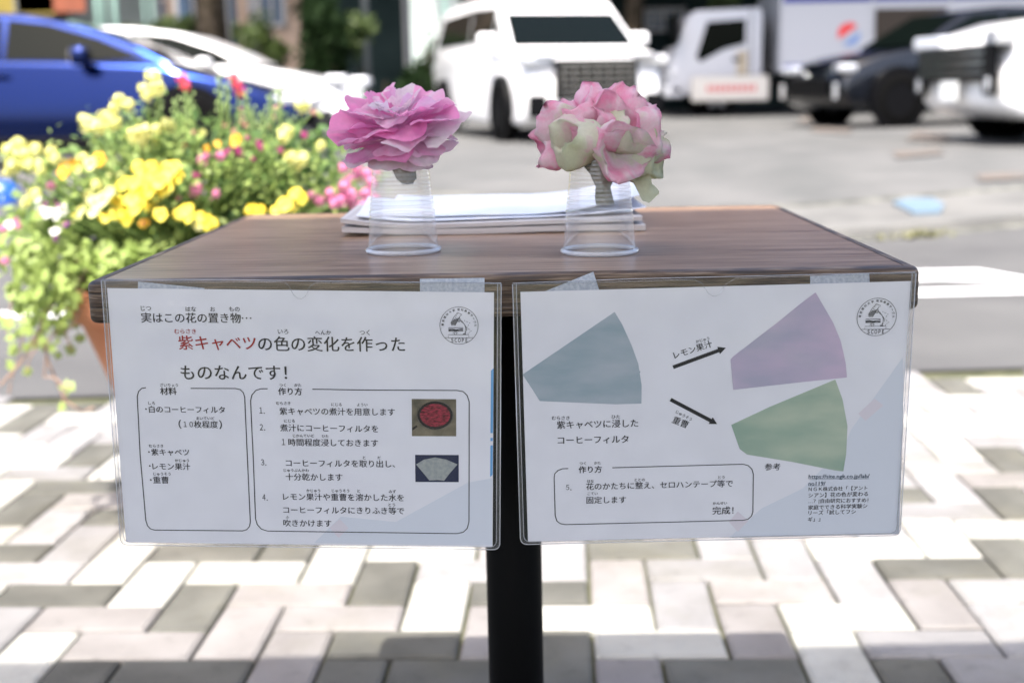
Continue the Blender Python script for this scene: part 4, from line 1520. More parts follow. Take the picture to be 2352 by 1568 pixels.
for m_, b_, t_, r_, op, fl in [
    (M_PET_MIXP, (1370, 330, .01), (1398, 205, .020), .0225, .85, .1),
    (M_PET_MIXP, (1360, 330, .0), (1322, 235, .000), .0225, .8, .1),
    (M_PET_MIXP, (1385, 330, .01), (1462, 225, .012), .0225, .9, .1),
    (M_PET_MIXP, (1385, 330, .0), (1402, 262, -.030), .0240, .8, .0),
    (M_PET_MIX, (1365, 335, .0), (1262, 262, .006), .0200, .9, .1),
    (M_PET_MIXP, (1360, 335, .0), (1248, 345, -.006), .0210, .8, .35),
    (M_PET_CREAM, (1380, 350, -.006), (1302, 310, -.036), .0225, .55, .0),
    (M_PET_MIXP, (1390, 335, .0), (1345, 268, -.020), .0190, .7, .1),
    (M_PET_MIX, (1395, 335, .0), (1508, 300, -.004), .0240, .9, .1),
    (M_PET_CREAM, (1400, 345, .0), (1505, 355, -.010), .0225, .9, .15),
    (M_PET_CREAM, (1395, 340, -.004), (1462, 290, -.026), .0200, .8, .1),
    (M_PET_MIX, (1385, 348, -.010), (1440, 348, -.044), .0225, 1.0, .0),
    (M_PET_CREAM, (1400, 350, .006), (1488, 388, -.004), .0170, .9, .3),
    (M_PET_MIX, (1390, 330, .012), (1440, 280, .045), .024, .9, .0),
    (M_PET_MIX, (1370, 330, .012), (1310, 285, .042), .024, .9, .0),
    (M_PET_CREAM, (1380, 330, .012), (1380, 340, .045), .022, .9, .0),
]:
    funnel(clus, m_, L2(*b_), L2(*t_), r_, rs, op, fl)
p = [L2(x, y, d) for x, y, d in [(1378, 340, 0), (1380, 362, 0), (1383, 385, 0), (1386, 408, 0), (1386, 430, 0), (1388, 452, 0), (1390, 470, 0)]]
stem(clus, p, [0.013, 0.013, 0.0125, 0.009, 0.0065, 0.007, 0.0075], 9)
# loose hanging flap at the lower right
pts = [(1462, 395, -.012, .010), (1472, 410, -.016, .009), (1478, 425, -.018, .0075), (1484, 440, -.018, .0095), (1498, 447, -.016, .0085), (1514, 441, -.014, .001)]
vs, fs = [], []
for i, (x, y, d, w) in enumerate(pts):
    c_ = L2(x, y, d)
    nx_, nz_ = (1, 0.15) if i < 3 else (0.35, 0.9)
    for s_ in (-1, -0.3, 0.4, 1):
        vs.append((c_.x + nx_ * w * s_ * .9, c_.y + 0.004 * math.cos(s_ * 2 + i), c_.z + nz_ * w * s_ * .9))
for i in range(len(pts) - 1):
    for k in range(3):
        fs.append((i * 4 + k, i * 4 + k + 1, i * 4 + k + 5, i * 4 + k + 4))
pydata('hanging_flap', vs, fs, M_PET_CREAM, clus, True)

# ================================================================ pile of leaflets behind the cups
M_LEAF = noise_mat('glossy_leaflet', (0.80, 0.82, 0.88), (0.66, 0.72, 0.84), 9, 0.35, 2, lo=0.45, hi=0.6)
M_EDGE = noise_mat('paper_edges', (0.42, 0.40, 0.40), (0.62, 0.60, 0.60), 3, 0.7, 4, stretch=(1, 1, 400))


def leaflet(c, w, d, z, th, rot, lift, m, label, seed, up=0.0):
    rr = random.Random(seed)
    root = None
    nx, ny = 16, 8
    vs, fs = [], []
    for lay in (0, 1):
        for j in range(ny + 1):
            for i in range(nx + 1):
                u, v = i / nx, j / ny
                h = lift[0] * max(0, 0.22 - u) ** 1.5 * 10 + lift[1] * max(0, (u - .55)) ** 1.6 * 3 + up * v * v
                h += 0.0006 * math.sin(u * 9 + seed)
                vs.append(((u - .5) * w, (v - .5) * d, h + th * lay))
    n1 = (nx + 1) * (ny + 1)
    for j in range(ny):
        for i in range(nx):
            a = j * (nx + 1) + i
            fs.append((a, a + nx + 1, a + nx + 2, a + 1))
            fs.append(tuple(n1 + q for q in (a, a + 1, a + nx + 2, a + nx + 1)))
    for i in range(nx):
        fs.append((i, i + 1, n1 + i + 1, n1 + i))
        b_ = ny * (nx + 1)
        fs.append((b_ + i + 1, b_ + i, n1 + b_ + i, n1 + b_ + i + 1))
    for j in range(ny):
        a = j * (nx + 1)
        fs.append((a + nx + 1, a, n1 + a, n1 + a + nx + 1))
        b_ = a + nx
        fs.append((b_, b_ + nx + 1, n1 + b_ + nx + 1, n1 + b_))
    o = pydata('leaflet_stack' if th > .003 else 'leaflet', vs, fs, m, smooth=False, label=label, cat='leaflets' if th > .003 else 'leaflet')
    o.location = (c[0], c[1], z)
    o.rotation_euler = (0, 0, rot)
    return o


lc = on_z(1142, 537, TABLE_Z)
leaflet((lc.x - 0.002, lc.y + 0.085), 0.302, 0.175, TABLE_Z + 0.0012, 0.0052, R(-1), (0.003, 0.0), M_EDGE, 'thick lower stack of white sheets lying on the tabletop', 1)
leaflet((lc.x - 0.006, lc.y + 0.088), 0.300, 0.175, TABLE_Z + 0.0074, 0.0042, R(0.5), (0.006, 0.004), M_EDGE, 'upper stack of white sheets with slightly raised ends', 2)
leaflet((lc.x + 0.002, lc.y + 0.10), 0.292, 0.170, TABLE_Z + 0.0132, 0.0007, R(2), (0.006, 0.010), M_LEAF, 'pale blue printed leaflet lying bent over the paper stack', 3, up=0.006)
leaflet((lc.x + 0.016, lc.y + 0.11), 0.270, 0.160, TABLE_Z + 0.0155, 0.0006, R(-3), (0.002, 0.022), M_LEAF, 'topmost bluish leaflet rising at the end behind the cream flower', 4, up=0.008)

# ================================================================ flower planter
PY = 2.55
M_TERRA = noise_mat('terracotta', (0.42, 0.15, 0.07), (0.52, 0.22, 0.12), 8, 0.8, 5, bump=0.1)
M_SOIL = noise_mat('potting_soil', (0.02, 0.012, 0.006), (0.05, 0.03, 0.02), 40, 0.95)
pc = at_y(447, 700, PY)
pot = empty('flower_pot', (pc.x, PY, 0), label='large terracotta flower pot full of summer flowers behind the table', cat='flower pot')
vs, fs = lathe([(0.0, 0.0), (0.10, 0.0), (0.115, 0.10), (0.150, 0.22), (0.200, 0.36), (0.228, 0.435)], 48)
pydata('pot_body', vs, fs, M_TERRA, pot, True)
vs, fs = lathe([(0.226, 0.432), (0.246, 0.436), (0.252, 0.47), (0.250, 0.497), (0.238, 0.502), (0.222, 0.496), (0.218, 0.45)], 48)
pydata('pot_rim', vs, fs, M_TERRA, pot, True)
vs, fs = lathe([(0.0, 0.455), (0.219, 0.452)], 32)
pydata('soil', vs, fs, M_SOIL, pot, True)


def leafy(name, c1, c2, rough=0.55, tr=0.35):
    m = noise_mat(name, c1, c2, 14, rough, 3)
    N, L, b = nodes(m)
    src = b.inputs['Base Color'].links[0].from_socket
    t = N.new('ShaderNodeBsdfTranslucent')
    L.new(src, t.inputs[0])
    mx = N.new('ShaderNodeMixShader')
    mx.inputs[0].default_value = tr
    out = [x for x in N if x.type == 'OUTPUT_MATERIAL'][0]
    L.new(b.outputs[0], mx.inputs[1])
    L.new(t.outputs[0], mx.inputs[2])
    L.new(mx.outputs[0], out.inputs[0])
    return m


M_LEAFD = leafy('dark_green_leaf', (0.035, 0.085, 0.018), (0.075, 0.15, 0.035))
M_LEAFM = leafy('mid_green_leaf', (0.09, 0.17, 0.035), (0.15, 0.24, 0.06))
M_LIME = leafy('lime_leaf', (0.22, 0.31, 0.06), (0.33, 0.42, 0.13))
M_STEMG = mat('flower_stem_green', (0.13, 0.20, 0.05), 0.6)
M_VINE = mat('reddish_vine', (0.30, 0.20, 0.15), 0.7)
M_YEL = leafy('golden_yellow_petal', (0.78, 0.58, 0.03), (0.82, 0.70, 0.08), 0.6, 0.25)
M_ORG = leafy('orange_yellow_petal', (0.75, 0.38, 0.02), (0.80, 0.48, 0.03), 0.6, 0.25)
M_PYEL = leafy('pale_yellow_petal', (0.70, 0.68, 0.20), (0.80, 0.78, 0.38), 0.6, 0.3)
M_PNK = leafy('pink_petal', (0.60, 0.14, 0.33), (0.78, 0.34, 0.52), 0.6, 0.3)
M_MAG = leafy('magenta_petal', (0.32, 0.02, 0.14), (0.50, 0.07, 0.26), 0.6, 0.3)
M_COR = leafy('coral_red_petal', (0.68, 0.05, 0.10), (0.78, 0.12, 0.16), 0.6, 0.3)
M_SAL = leafy('salmon_bud', (0.62, 0.28, 0.20), (0.70, 0.42, 0.32), 0.6, 0.3)
M_WHT = leafy('white_petal', (0.75, 0.75, 0.66), (0.82, 0.82, 0.78), 0.6, 0.3)
M_PUR = leafy('purple_petal', (0.10, 0.01, 0.12), (0.18, 0.02, 0.20), 0.6, 0.3)


def pansy_mesh(name, m, m2, r=0.03, seed=0):
    rr = random.Random(seed)
    mb = MB()
    for k, (az, sz) in enumerate([(90 + 38, 1.0), (90 - 38, 1.0), (190, .92), (-10, .92), (270, 1.12)]):
        a0 = R(az)
        n = 10
        cx, cy_ = math.cos(a0) * r * .48, math.sin(a0) * r * .48
        ring = []
        for i in range(n):
            t = 2 * PI * i / n
            q = r * .56 * sz * (1 + .08 * math.sin(3 * t + k + seed))
            ring.append((cx + q * math.cos(t), cy_ + q * math.sin(t), 0.0012 * k + 0.004 * math.sin(2 * t + k) - 0.002))
        mb.add([(cx * .3, cy_ * .3, 0.001 * k + .002)] + ring, [(0, 1 + i, 1 + (i + 1) % n) for i in range(n)], 0)
    n = 7
    mb.add([(0, 0, .010)] + [(r * .20 * math.cos(2 * PI * i / n), r * .20 * math.sin(2 * PI * i / n) - r * .06, .0085) for i in range(n)], [(0, 1 + i, 1 + (i + 1) % n) for i in range(n)], 1)
    return mb.mesh(name, [m, m2], True)


def ball_flower_mesh(name, m, m2, r=0.03, n=26, seed=0, elong=1.0):
    """round head of small ruffled florets"""
    rr = random.Random(seed)
    mb = MB()
    n = int(n * 1.5)
    for i in range(n):
        z = 1 - 2 * (i + .5) / n
        a = i * 2.399963 + rr.uniform(-.3, .3)
        q = math.sqrt(max(0, 1 - z * z))
        d = Vector((q * math.cos(a), q * math.sin(a), z))
        q_ = rr.uniform(.45, 1.0)
        c = Vector((d.x * r * q_, d.y * r * q_, d.z * r * q_ * elong))
        e1 = d.orthogonal().normalized()
        e2 = d.cross(e1)
        s = r * .34 * rr.uniform(.6, 1.3)
        ring = []
        for k in range(6):
            t = 2 * PI * k / 6 + rr.uniform(-.2, .2)
            ring.append(c + e1 * s * math.cos(t) + e2 * s * math.sin(t) + d * s * rr.uniform(.1, .5))
        mb.add([c] + ring, [(0, 1 + k, 1 + (k + 1) % 6) for k in range(6)], 0)
    return mb.mesh(name, [m, m2], True)


PANSY = {'y': [pansy_mesh('pansy', M_YEL, M_ORG, .027, s) for s in (1, 2)], 'o': [pansy_mesh('pansy', M_ORG, M_MAG, .026, 3)], 'p': [pansy_mesh('pansy', M_PYEL, M_YEL, .025, 4)],
         'w': [pansy_mesh('pansy', M_WHT, M_PUR, .020, 5)], 'u': [pansy_mesh('pansy', M_PUR, M_YEL, .016, 6)]}
BALL = {'s': [ball_flower_mesh('snapdragon_head', M_PYEL, M_YEL, .030, 26, 1, 1.15), ball_flower_mesh('snapdragon_head', M_PYEL, M_YEL, .030, 22, 2, .95)],
        'k': [ball_flower_mesh('pink_flower', M_PNK, M_YEL, .026, 20, 3)], 'm': [ball_flower_mesh('magenta_flower', M_MAG, M_YEL, .018, 16, 4)],
        'c': [ball_flower_mesh('coral_flower', M_COR, M_YEL, .024, 22, 5, 1.3)], 'b': [ball_flower_mesh('salmon_bud', M_SAL, M_YEL, .013, 12, 6, 1.2)]}


def zp(zx, zy):
    return zx / 2.905, zy / 2.905


rf = random.Random(3)
TOP = Vector((pc.x, PY, 0.50))


def place(root, me, name, px, py, dy, size, base, up=0.5, stem_=True, jitter=0.5):
    pos = at_y(px, py, PY + dy) - Vector(root.location)
    o = bpy.data.objects.new(name, me)
    C.objects.link(o)
    o.parent = root
    o.location = pos
    nrm = Vector((rf.uniform(-jitter, jitter), -1.0, up + rf.uniform(-jitter, jitter))).normalized()
    q = nrm.to_track_quat('Z', 'Y')
    o.rotation_mode = 'QUATERNION'
    o.rotation_quaternion = q @ Vector((0, 0, 1)).rotation_difference(Vector((0, 0, 1)))
    o.scale = (size, size, size)
    if stem_:
        a = Vector(base)
        mid = (a + pos) / 2 + Vector((rf.uniform(-.02, .02), rf.uniform(-.02, .02), .02))
        STEMS.setdefault(root.name, MB()).add(*tube([a, mid, pos - nrm * .004], 0.0018, 5))
    return o


STEMS = {}


def plant(name, label, cat='flowering plant'):
    return empty(name, (pc.x, PY, 0.46), label=label, cat=cat)


pl_snap = plant('snapdragon_plant', 'tall snapdragons with pale yellow heads standing above the flower pot')
pl_cor = plant('snapdragon_plant', 'tall snapdragons with two coral red heads and salmon buds')
pl_pan = plant('pansy_plant', 'golden yellow pansies in the middle of the flower pot')
pl_vio = plant('viola_plant', 'small white-and-purple violas at the outer end of the pot')
pl_pnk = plant('verbena_plant', 'pink and magenta flowers with dark green leaves nearest the paper rose')
pl_ivy = plant('trailing_ivy', 'lime green trailing ivy hanging over the rim of the terracotta pot', 'trailing plant')


PAN_EXTRA = [(960, 1200, 120), (780, 1350, 110), (1160, 1110, 90), (900, 1400, 100), (700, 1450, 90)]


def many(root, kind, meshes, name, lst, scale_by, dy=(-.1, .1), up=.4):
    for zx, zy, w in lst:
        px, py = zp(zx, zy)
        s = 0.93 * (w / 2.905) / 1190.0 / (2 * scale_by)
        place(root, rf.choice(meshes), name, px, py, rf.uniform(*dy), s, (rf.uniform(-.12, .12), rf.uniform(-.08, .08), 0.0), up)


# each big pale-yellow cluster is several heads on one spike
snap = []
for zx, zy, w in [(1020, 520, 120), (1050, 590, 110), (980, 640, 90), (960, 600, 90), (790, 670, 100), (850, 700, 100), (760, 730, 100), (700, 790, 120), (590, 830, 120), (650, 850, 110), (760, 820, 120), (560, 800, 90),
                  (120, 960, 110), (60, 1010, 110), (150, 1040, 130), (230, 1000, 110), (90, 1110, 120), (190, 1100, 110), (260, 1110, 110), (340, 1020, 110), (360, 1060, 90), (270, 1150, 80), (50, 1150, 80),
                  (900, 900, 110), (960, 880, 110), (1040, 870, 110), (1120, 840, 110), (930, 960, 100), (1000, 940, 110), (2020, 710, 110), (1910, 880, 110), (1890, 920, 80), (1940, 1050, 110), (2010, 1060, 110), (1970, 1110, 100),
                  (2140, 970, 80), (1350, 890, 60), (560, 1060, 100), (170, 1350, 90), (230, 1300, 100), (650, 1240, 90), (720, 1200, 90), (800, 1180, 80)]:
    snap.append((zx, zy, w))
many(pl_snap, 's', BALL['s'], 'snapdragon_head', snap, .030, (-.22, -.04), .2)
many(pl_cor, 'c', BALL['c'], 'coral_flower', [(1220, 530, 95), (1240, 580, 80), (1560, 510, 85), (1580, 570, 85), (1610, 620, 90), (1250, 965, 65)], .024, (-.02, .1), .2)
many(pl_cor, 'b', BALL['b'], 'salmon_bud', [(1480, 830, 55), (1520, 840, 45), (1620, 820, 60), (1640, 840, 40), (1610, 730, 35), (1615, 780, 35), (1820, 790, 50), (1870, 700, 50), (1840, 720, 45), (1290, 890, 50), (1210, 1010, 50),
                                             (2090, 750, 50), (1790, 850, 40), (1560, 880, 50)], .013, (-.05, .1), .3)
many(pl_pan, 'y', PANSY['y'], 'pansy', PAN_EXTRA + [(940, 1120, 130), (1010, 1110, 90), (1120, 1130, 150), (1180, 1170, 110), (830, 1225, 130), (900, 1220, 120), (1050, 1200, 140), (1090, 1250, 140), (990, 1260, 120), (930, 1300, 140), (880, 1330, 120), (810, 1400, 140),
                                         (840, 1450, 110), (770, 1420, 90), (990, 1370, 100), (1040, 1340, 100), (1070, 1430, 100), (1240, 1400, 120), (1200, 1430, 110), (1260, 1450, 90), (1340, 1440, 90), (1380, 1480, 110), (1410, 1490, 90), (1680, 1410, 110),
                                         (1740, 1400, 80), (1900, 1360, 120), (1950, 1380, 90), (1970, 1290, 100), (2010, 1320, 90), (1840, 1400, 80)], .027, (-.30, -.16), .45)
many(pl_pan, 'o', PANSY['o'], 'pansy', [(450, 1110, 120), (500, 1100, 90), (420, 1150, 90), (660, 1060, 100), (690, 1080, 70), (960, 1490, 90), (1575, 930, 80), (1560, 960, 50), (1450, 960, 50), (1380, 990, 50)], .026, (-.26, -.12), .4)
many(pl_pan, 'p', PANSY['p'], 'pansy', [(510, 1440, 120), (540, 1400, 90), (640, 1350, 120), (680, 1330, 100), (730, 1280, 90), (590, 1300, 90), (620, 1420, 80), (600, 1090, 90), (520, 1130, 60), (1320, 1500, 80)], .025, (-.30, -.16), .45)
many(pl_vio, 'w', PANSY['w'], 'viola', [(270, 1400, 90), (320, 1420, 90), (410, 1400, 90), (370, 1430, 80), (370, 1540, 80), (480, 1180, 50), (60, 1500, 70), (250, 1330, 60)], .020, (-.28, -.15), .4)
many(pl_vio, 'u', PANSY['u'], 'viola', [(440, 1495, 60), (390, 1370, 50), (300, 1360, 45), (380, 1590, 60), (370, 1340, 40)], .016, (-.28, -.16), .4)
many(pl_vio, 'k', BALL['k'], 'pink_flower', [(340, 1240, 60), (100, 1480, 60), (20, 1530, 60), (120, 1510, 50), (230, 1280, 45), (30, 1740, 60)], .026, (-.28, -.15), .4)
many(pl_pnk, 'k', BALL['k'], 'pink_flower', [(1350, 1070, 90), (1380, 1040, 60), (1470, 1040, 80), (1310, 1260, 100), (1300, 1290, 80), (1420, 1320, 90), (1440, 1290, 60), (2090, 1310, 90), (2130, 1340, 80), (2210, 1300, 110), (2260, 1290, 100), (2300, 1240, 100), (2280, 1330, 100),
                                             (2350, 1300, 100), (2400, 1180, 90), (2380, 1120, 90), (2290, 1120, 80), (2450, 1160, 80), (2480, 1220, 90), (2440, 1290, 100), (2350, 1360, 90), (2500, 1330, 90), (2230, 1360, 80), (2330, 1190, 80), (2420, 1370, 80), (2520, 1150, 60)], .026, (-.20, -.06), .4)
many(pl_pnk, 'm', BALL['m'], 'magenta_flower', [(1540, 1010, 60), (1580, 1000, 70), (1600, 1030, 60), (1730, 960, 60), (1650, 920, 40), (2030, 900, 55), (1870, 1000, 50), (1320, 1160, 55), (1190, 1320, 45), (1300, 1170, 40), (1740, 990, 40), (1690, 1060, 35), (1510, 1020, 50)], .018, (-.18, -.06), .4)


def leaf_cloud(root, m, n, cx, cy_, sx, sy, dy, size, seed, name='foliage', shape='round'):
    """many small leaves round a point of the plant"""
    rr = random.Random(seed)
    mb = MB()
    for _ in range(n):
        px, py = cx + rr.gauss(0, sx), cy_ + rr.gauss(0, sy)
        p_ = at_y(px, py, PY + rr.uniform(*dy)) - Vector(root.location)
        s = size * rr.uniform(.6, 1.35)
        nrm = Vector((rr.gauss(0, .6), -rr.random() * .8, rr.uniform(.1, 1.2))).normalized()
        e1 = nrm.orthogonal().normalized()
        e1 = Matrix.Rotation(rr.uniform(0, 2 * PI), 3, nrm) @ e1
        e2 = nrm.cross(e1)
        if shape == 'round':
            mb.add([p_ - e1 * s, p_ - e1 * s * .3 + e2 * s * .5, p_ + e1 * s * .6 + e2 * s * .35 + nrm * s * .15, p_ + e1 * s, p_ + e1 * s * .6 - e2 * s * .35 + nrm * s * .15, p_ - e1 * s * .3 - e2 * s * .5], [(0, 1, 2, 3, 4, 5)])
        else:
            mb.add([p_ - e1 * s, p_ + e2 * s * .22, p_ + e1 * s, p_ - e2 * s * .22], [(0, 1, 2, 3)])
    return mb.build(name, m, root, kind='stuff')


leaf_cloud(pl_pnk, M_LEAFD, 1500, 610, 450, 95, 60, (-.08, .14), .013, 1)
leaf_cloud(pl_pnk, M_LEAFM, 900, 640, 390, 95, 45, (-.08, .12), .011, 2)
leaf_cloud(pl_snap, M_LEAFM, 420, 330, 330, 60, 40, (-.06, .12), .012, 3, shape='long')
leaf_cloud(pl_snap, M_LIME, 260, 350, 345, 55, 25, (-.08, .08), .011, 31)
leaf_cloud(pl_cor, M_LEAFM, 360, 520, 330, 60, 45, (-.06, .12), .009, 4, shape='long')
leaf_cloud(pl_pan, M_LEAFD, 1300, 330, 540, 95, 60, (-.10, .10), .014, 5)
leaf_cloud(pl_pan, M_LEAFM, 700, 330, 480, 100, 70, (-.14, .04), .013, 6)
leaf_cloud(pl_vio, M_LEAFM, 420, 120, 520, 50, 45, (-.12, .05), .012, 7)
leaf_cloud(pl_vio, M_LIME, 240, 100, 560, 60, 50, (-.14, .0), .012, 8)
leaf_cloud(pl_snap, M_LIME, 500, 250, 430, 110, 55, (-.2, .0), .009, 41)
leaf_cloud(pl_pnk, M_LIME, 420, 640, 400, 100, 50, (-.16, .0), .008, 42)
leaf_cloud(pl_ivy, M_LIME, 300, 290, 610, 60, 26, (-.30, -.22), .013, 43)
leaf_cloud(pl_ivy, M_LEAFD, 320, 230, 640, 50, 30, (-.05, .08), .014, 9)
# upright stalks with buds between the heads
sb = MB()
for zx, zy0, zy1 in [(1460, 520, 800), (1170, 670, 850), (1270, 640, 800), (1510, 560, 760), (1680, 730, 900), (1860, 600, 800), (1750, 760, 900), (1800, 640, 850), (1640, 620, 820), (1060, 640, 800), (1940, 800, 1000), (880, 760, 980), (1240, 600, 780), (720, 900, 1050), (620, 900, 1040)]:
    a_ = at_y(*zp(zx, zy0), PY) - Vector(pl_cor.location)
    b_ = at_y(*zp(zx + 10, zy1 + 180), PY) - Vector(pl_cor.location)
    sb.add(*tube([a_, (a_ + b_) / 2 + Vector((.003, 0, 0)), b_], [0.003, .003, .0025], 5))
    for k in range(10):
        q = a_ + (b_ - a_) * (k / 18)
        an = k * 2.4
        sb.add([q + Vector((math.cos(an) * .007, math.sin(an) * .007, .004)) + Vector(v) for v in ((-.003, 0, 0), (0, -.003, -.003), (.003, 0, 0), (0, .003, .006))], [(0, 1, 2, 3), (3, 2, 1, 0)])
sb.build('seed_stalk', M_STEMG, pl_cor)


def ivy_leaf_mesh():
    pts = [(0, -.5), (.38, -.42), (.30, -.12), (.62, .05), (.28, .22), (0, .62), (-.28, .22), (-.62, .05), (-.30, -.12), (-.38, -.42)]
    mb = MB()
    mb.add([(0, 0, .06)] + [(x, y, 0.05 * math.cos(x * 5)) for x, y in pts], [(0, 1 + i, 1 + (i + 1) % 10) for i in range(10)])
    return mb.mesh('ivy_leaf', [M_LIME], True)


IV = ivy_leaf_mesh()
ivl = []
# vines as chains of leaves (photo points of the hanging shoots)
chains = [[(175, 590), (130, 640), (100, 720), (80, 800), (60, 853)], [(150, 560), (90, 640), (60, 740), (40, 830), (20, 900)], [(200, 600), (170, 690), (110, 790), (100, 860), (152, 890), (142, 936)],
          [(120, 540), (60, 600), (30, 680), (15, 760)], [(210, 590), (190, 700), (150, 770), (165, 800)], [(140, 560), (110, 620), (120, 700), (95, 765), (60, 800)]]
vb = MB()
for ch in chains:
    dy0 = rf.uniform(-.22, -.10)
    pts = [at_y(x, y, PY + dy0 + rf.uniform(-.01, .01)) - Vector(pl_ivy.location) for x, y in ch]
    pts = [Vector((-.12 + rf.uniform(-.05, .05), -.05, .03))] + pts
    sm = []
    for a_, b_ in zip(pts, pts[1:]):
        for k in range(5):
            sm.append(a_.lerp(b_, k / 5))
    sm.append(pts[-1])
    vb.add(*tube([p_ + Vector((0, 0, .006 * math.sin(i * .9))) for i, p_ in enumerate(sm)], 0.0019, 5))
vb.add(*tube([at_y(x, y, PY - .16) - Vector(pl_ivy.location) for x, y in [(120, 700), (90, 760), (50, 830), (0, 885)]], 0.0026, 5))
vb.add(*tube([at_y(x, y, PY - .16) - Vector(pl_ivy.location) for x, y in [(95, 760), (110, 830), (150, 920), (190, 945), (215, 935)]], 0.0024, 5))
vb.build('vine', M_VINE, pl_ivy)
P6 = lambda zx, zy: (zx / 2.576, 344.5 + zy / 2.576)
lv = [(330, 700, 90), (230, 820, 90), (380, 760, 110), (450, 540, 120), (640, 690, 90), (820, 620, 130), (760, 600, 90), (230, 1080, 90), (150, 1000, 90), (80, 1180, 90), (60, 1270, 80), (160, 1310, 70), (400, 1400, 100), (365, 1520, 70), (415, 1180, 90),
      (200, 600, 90), (260, 560, 110), (130, 660, 80), (70, 600, 80), (30, 700, 80), (60, 820, 80), (140, 860, 100), (190, 940, 100), (260, 900, 90), (300, 640, 100), (420, 650, 110), (500, 590, 130), (540, 640, 100), (350, 560, 110), (400, 500, 120), (250, 470, 90),
      (200, 520, 100), (160, 760, 90), (250, 1000, 90), (110, 1080, 80), (90, 930, 80), (210, 1140, 90), (60, 1110, 70), (880, 600, 100), (940, 560, 90), (1000, 570, 90), (600, 560, 90), (720, 640, 80), (340, 840, 90), (400, 850, 80), (100, 740, 80), (30, 620, 70),
      (290, 760, 90), (380, 690, 90), (170, 1060, 80), (240, 1110, 70), (460, 960, 60), (340, 1130, 50), (820, 560, 100), (1060, 500, 80)]
for k, (zx, zy, w) in enumerate(lv + [(rf.gauss(220, 110), rf.gauss(720, 190), rf.uniform(55, 100)) for _ in range(130)] + [(rf.gauss(330, 110), rf.gauss(800, 130), rf.uniform(60, 110)) for _ in range(90)]):
    px, py = P6(zx, zy)
    if k >= len(lv) and (px > 190 and py > 660 or px < -30):
        continue
    o = bpy.data.objects.new('ivy_leaf', IV)
    C.objects.link(o)
    o.parent = pl_ivy
    o.location = at_y(px, py, PY + rf.uniform(-.24, -.10)) - Vector(pl_ivy.location)
    o.rotation_euler = (R(rf.uniform(50, 110)), R(rf.uniform(-35, 35)), R(rf.uniform(-50, 50)))
    o.rotation_euler.rotate_axis('Z', rf.uniform(0, 6.28))
    s = w / 2.576 / 1160.0 * .85
    o.scale = (s, s, s)
for rn, mb in STEMS.items():
    root = bpy.data.objects[rn]
    mb.build('flower_stem', M_STEMG, root)

# ================================================================ vehicles
def paint(name, c, rough=0.25, coat=0.6, metal=0.0):
    m = mat(name, c, rough, metal)
    b = m.node_tree.nodes['Principled BSDF']
    b.inputs['Coat Weight'].default_value = coat
    b.inputs['Coat Roughness'].default_value = 0.05
    return m


M_BLUECAR = paint('blue_car_paint', (0.004, 0.015, 0.088), 0.18, 0.35, 1.0)
M_WHITECAR = paint('white_car_paint', (0.80, 0.80, 0.80), 0.3, 0.8)
M_BLACKCAR = paint('black_car_paint', (0.0015, 0.002, 0.0035), 0.15, 0.2)
M_GLASS = mat('dark_car_glass', (0.002, 0.0035, 0.003), 0.06)
M_GLASS.node_tree.nodes['Principled BSDF'].inputs['Specular IOR Level'].default_value = 0.06
M_TYRE = mat('tyre_rubber', (0.0025, 0.0025, 0.0025), 0.8, 0.0, Specular_IOR_Level=0.05)
M_RIM = mat('alloy_rim', (0.35, 0.35, 0.37), 0.35, 0.9)
M_RIMDARK = mat('dark_alloy_rim', (0.03, 0.03, 0.032), 0.35, 0.8)
M_CHROME = mat('chrome', (0.75, 0.76, 0.78), 0.12, 1.0)
M_PLASTIC = mat('black_trim_plastic', (0.002, 0.002, 0.0025), 0.5, 0.0, Specular_IOR_Level=0.12)
M_LAMP = mat('headlamp_glass', (0.55, 0.57, 0.60), 0.08, 0.5)
M_REDCAL = mat('red_brake_caliper', (0.45, 0.01, 0.01), 0.4)
M_PLATE = mat('number_plate_white', (0.75, 0.76, 0.74), 0.5)


def side_prism(poly, y0, y1, bevel, taper=None):
    """solid from a side outline (x,z), running from y0 to y1; taper(x,y,z)->y"""
    bm = bmesh.new()
    a = [bm.verts.new((x, y0, z)) for x, z in poly]
    b = [bm.verts.new((x, y1, z)) for x, z in poly]
    n = len(poly)
    bm.faces.new(a)
    bm.faces.new(b[::-1])
    for i in range(n):
        bm.faces.new((a[i], b[i], b[(i + 1) % n], a[(i + 1) % n]))
    bmesh.ops.recalc_face_normals(bm, faces=bm.faces[:])
    if bevel:
        es = [e for e in bm.edges if abs(e.verts[0].co.y - e.verts[1].co.y) < 1e-6]
        bmesh.ops.bevel(bm, geom=es, offset=bevel, segments=4, affect='EDGES', profile=0.5, clamp_overlap=True)
    if taper:
        for v in bm.verts:
            v.co = taper(v.co)
    return bm


def smooth_poly(pts, it=1, keep=()):
    """cut the corners of an outline so that it reads as pressed metal"""
    for _ in range(it):
        out = []
        n = len(pts)
        for i in range(n):
            p, q = Vector(pts[i]), Vector(pts[(i + 1) % n])
            out += [tuple(p.lerp(q, .22)), tuple(p.lerp(q, .78))]
        pts = out
    return pts


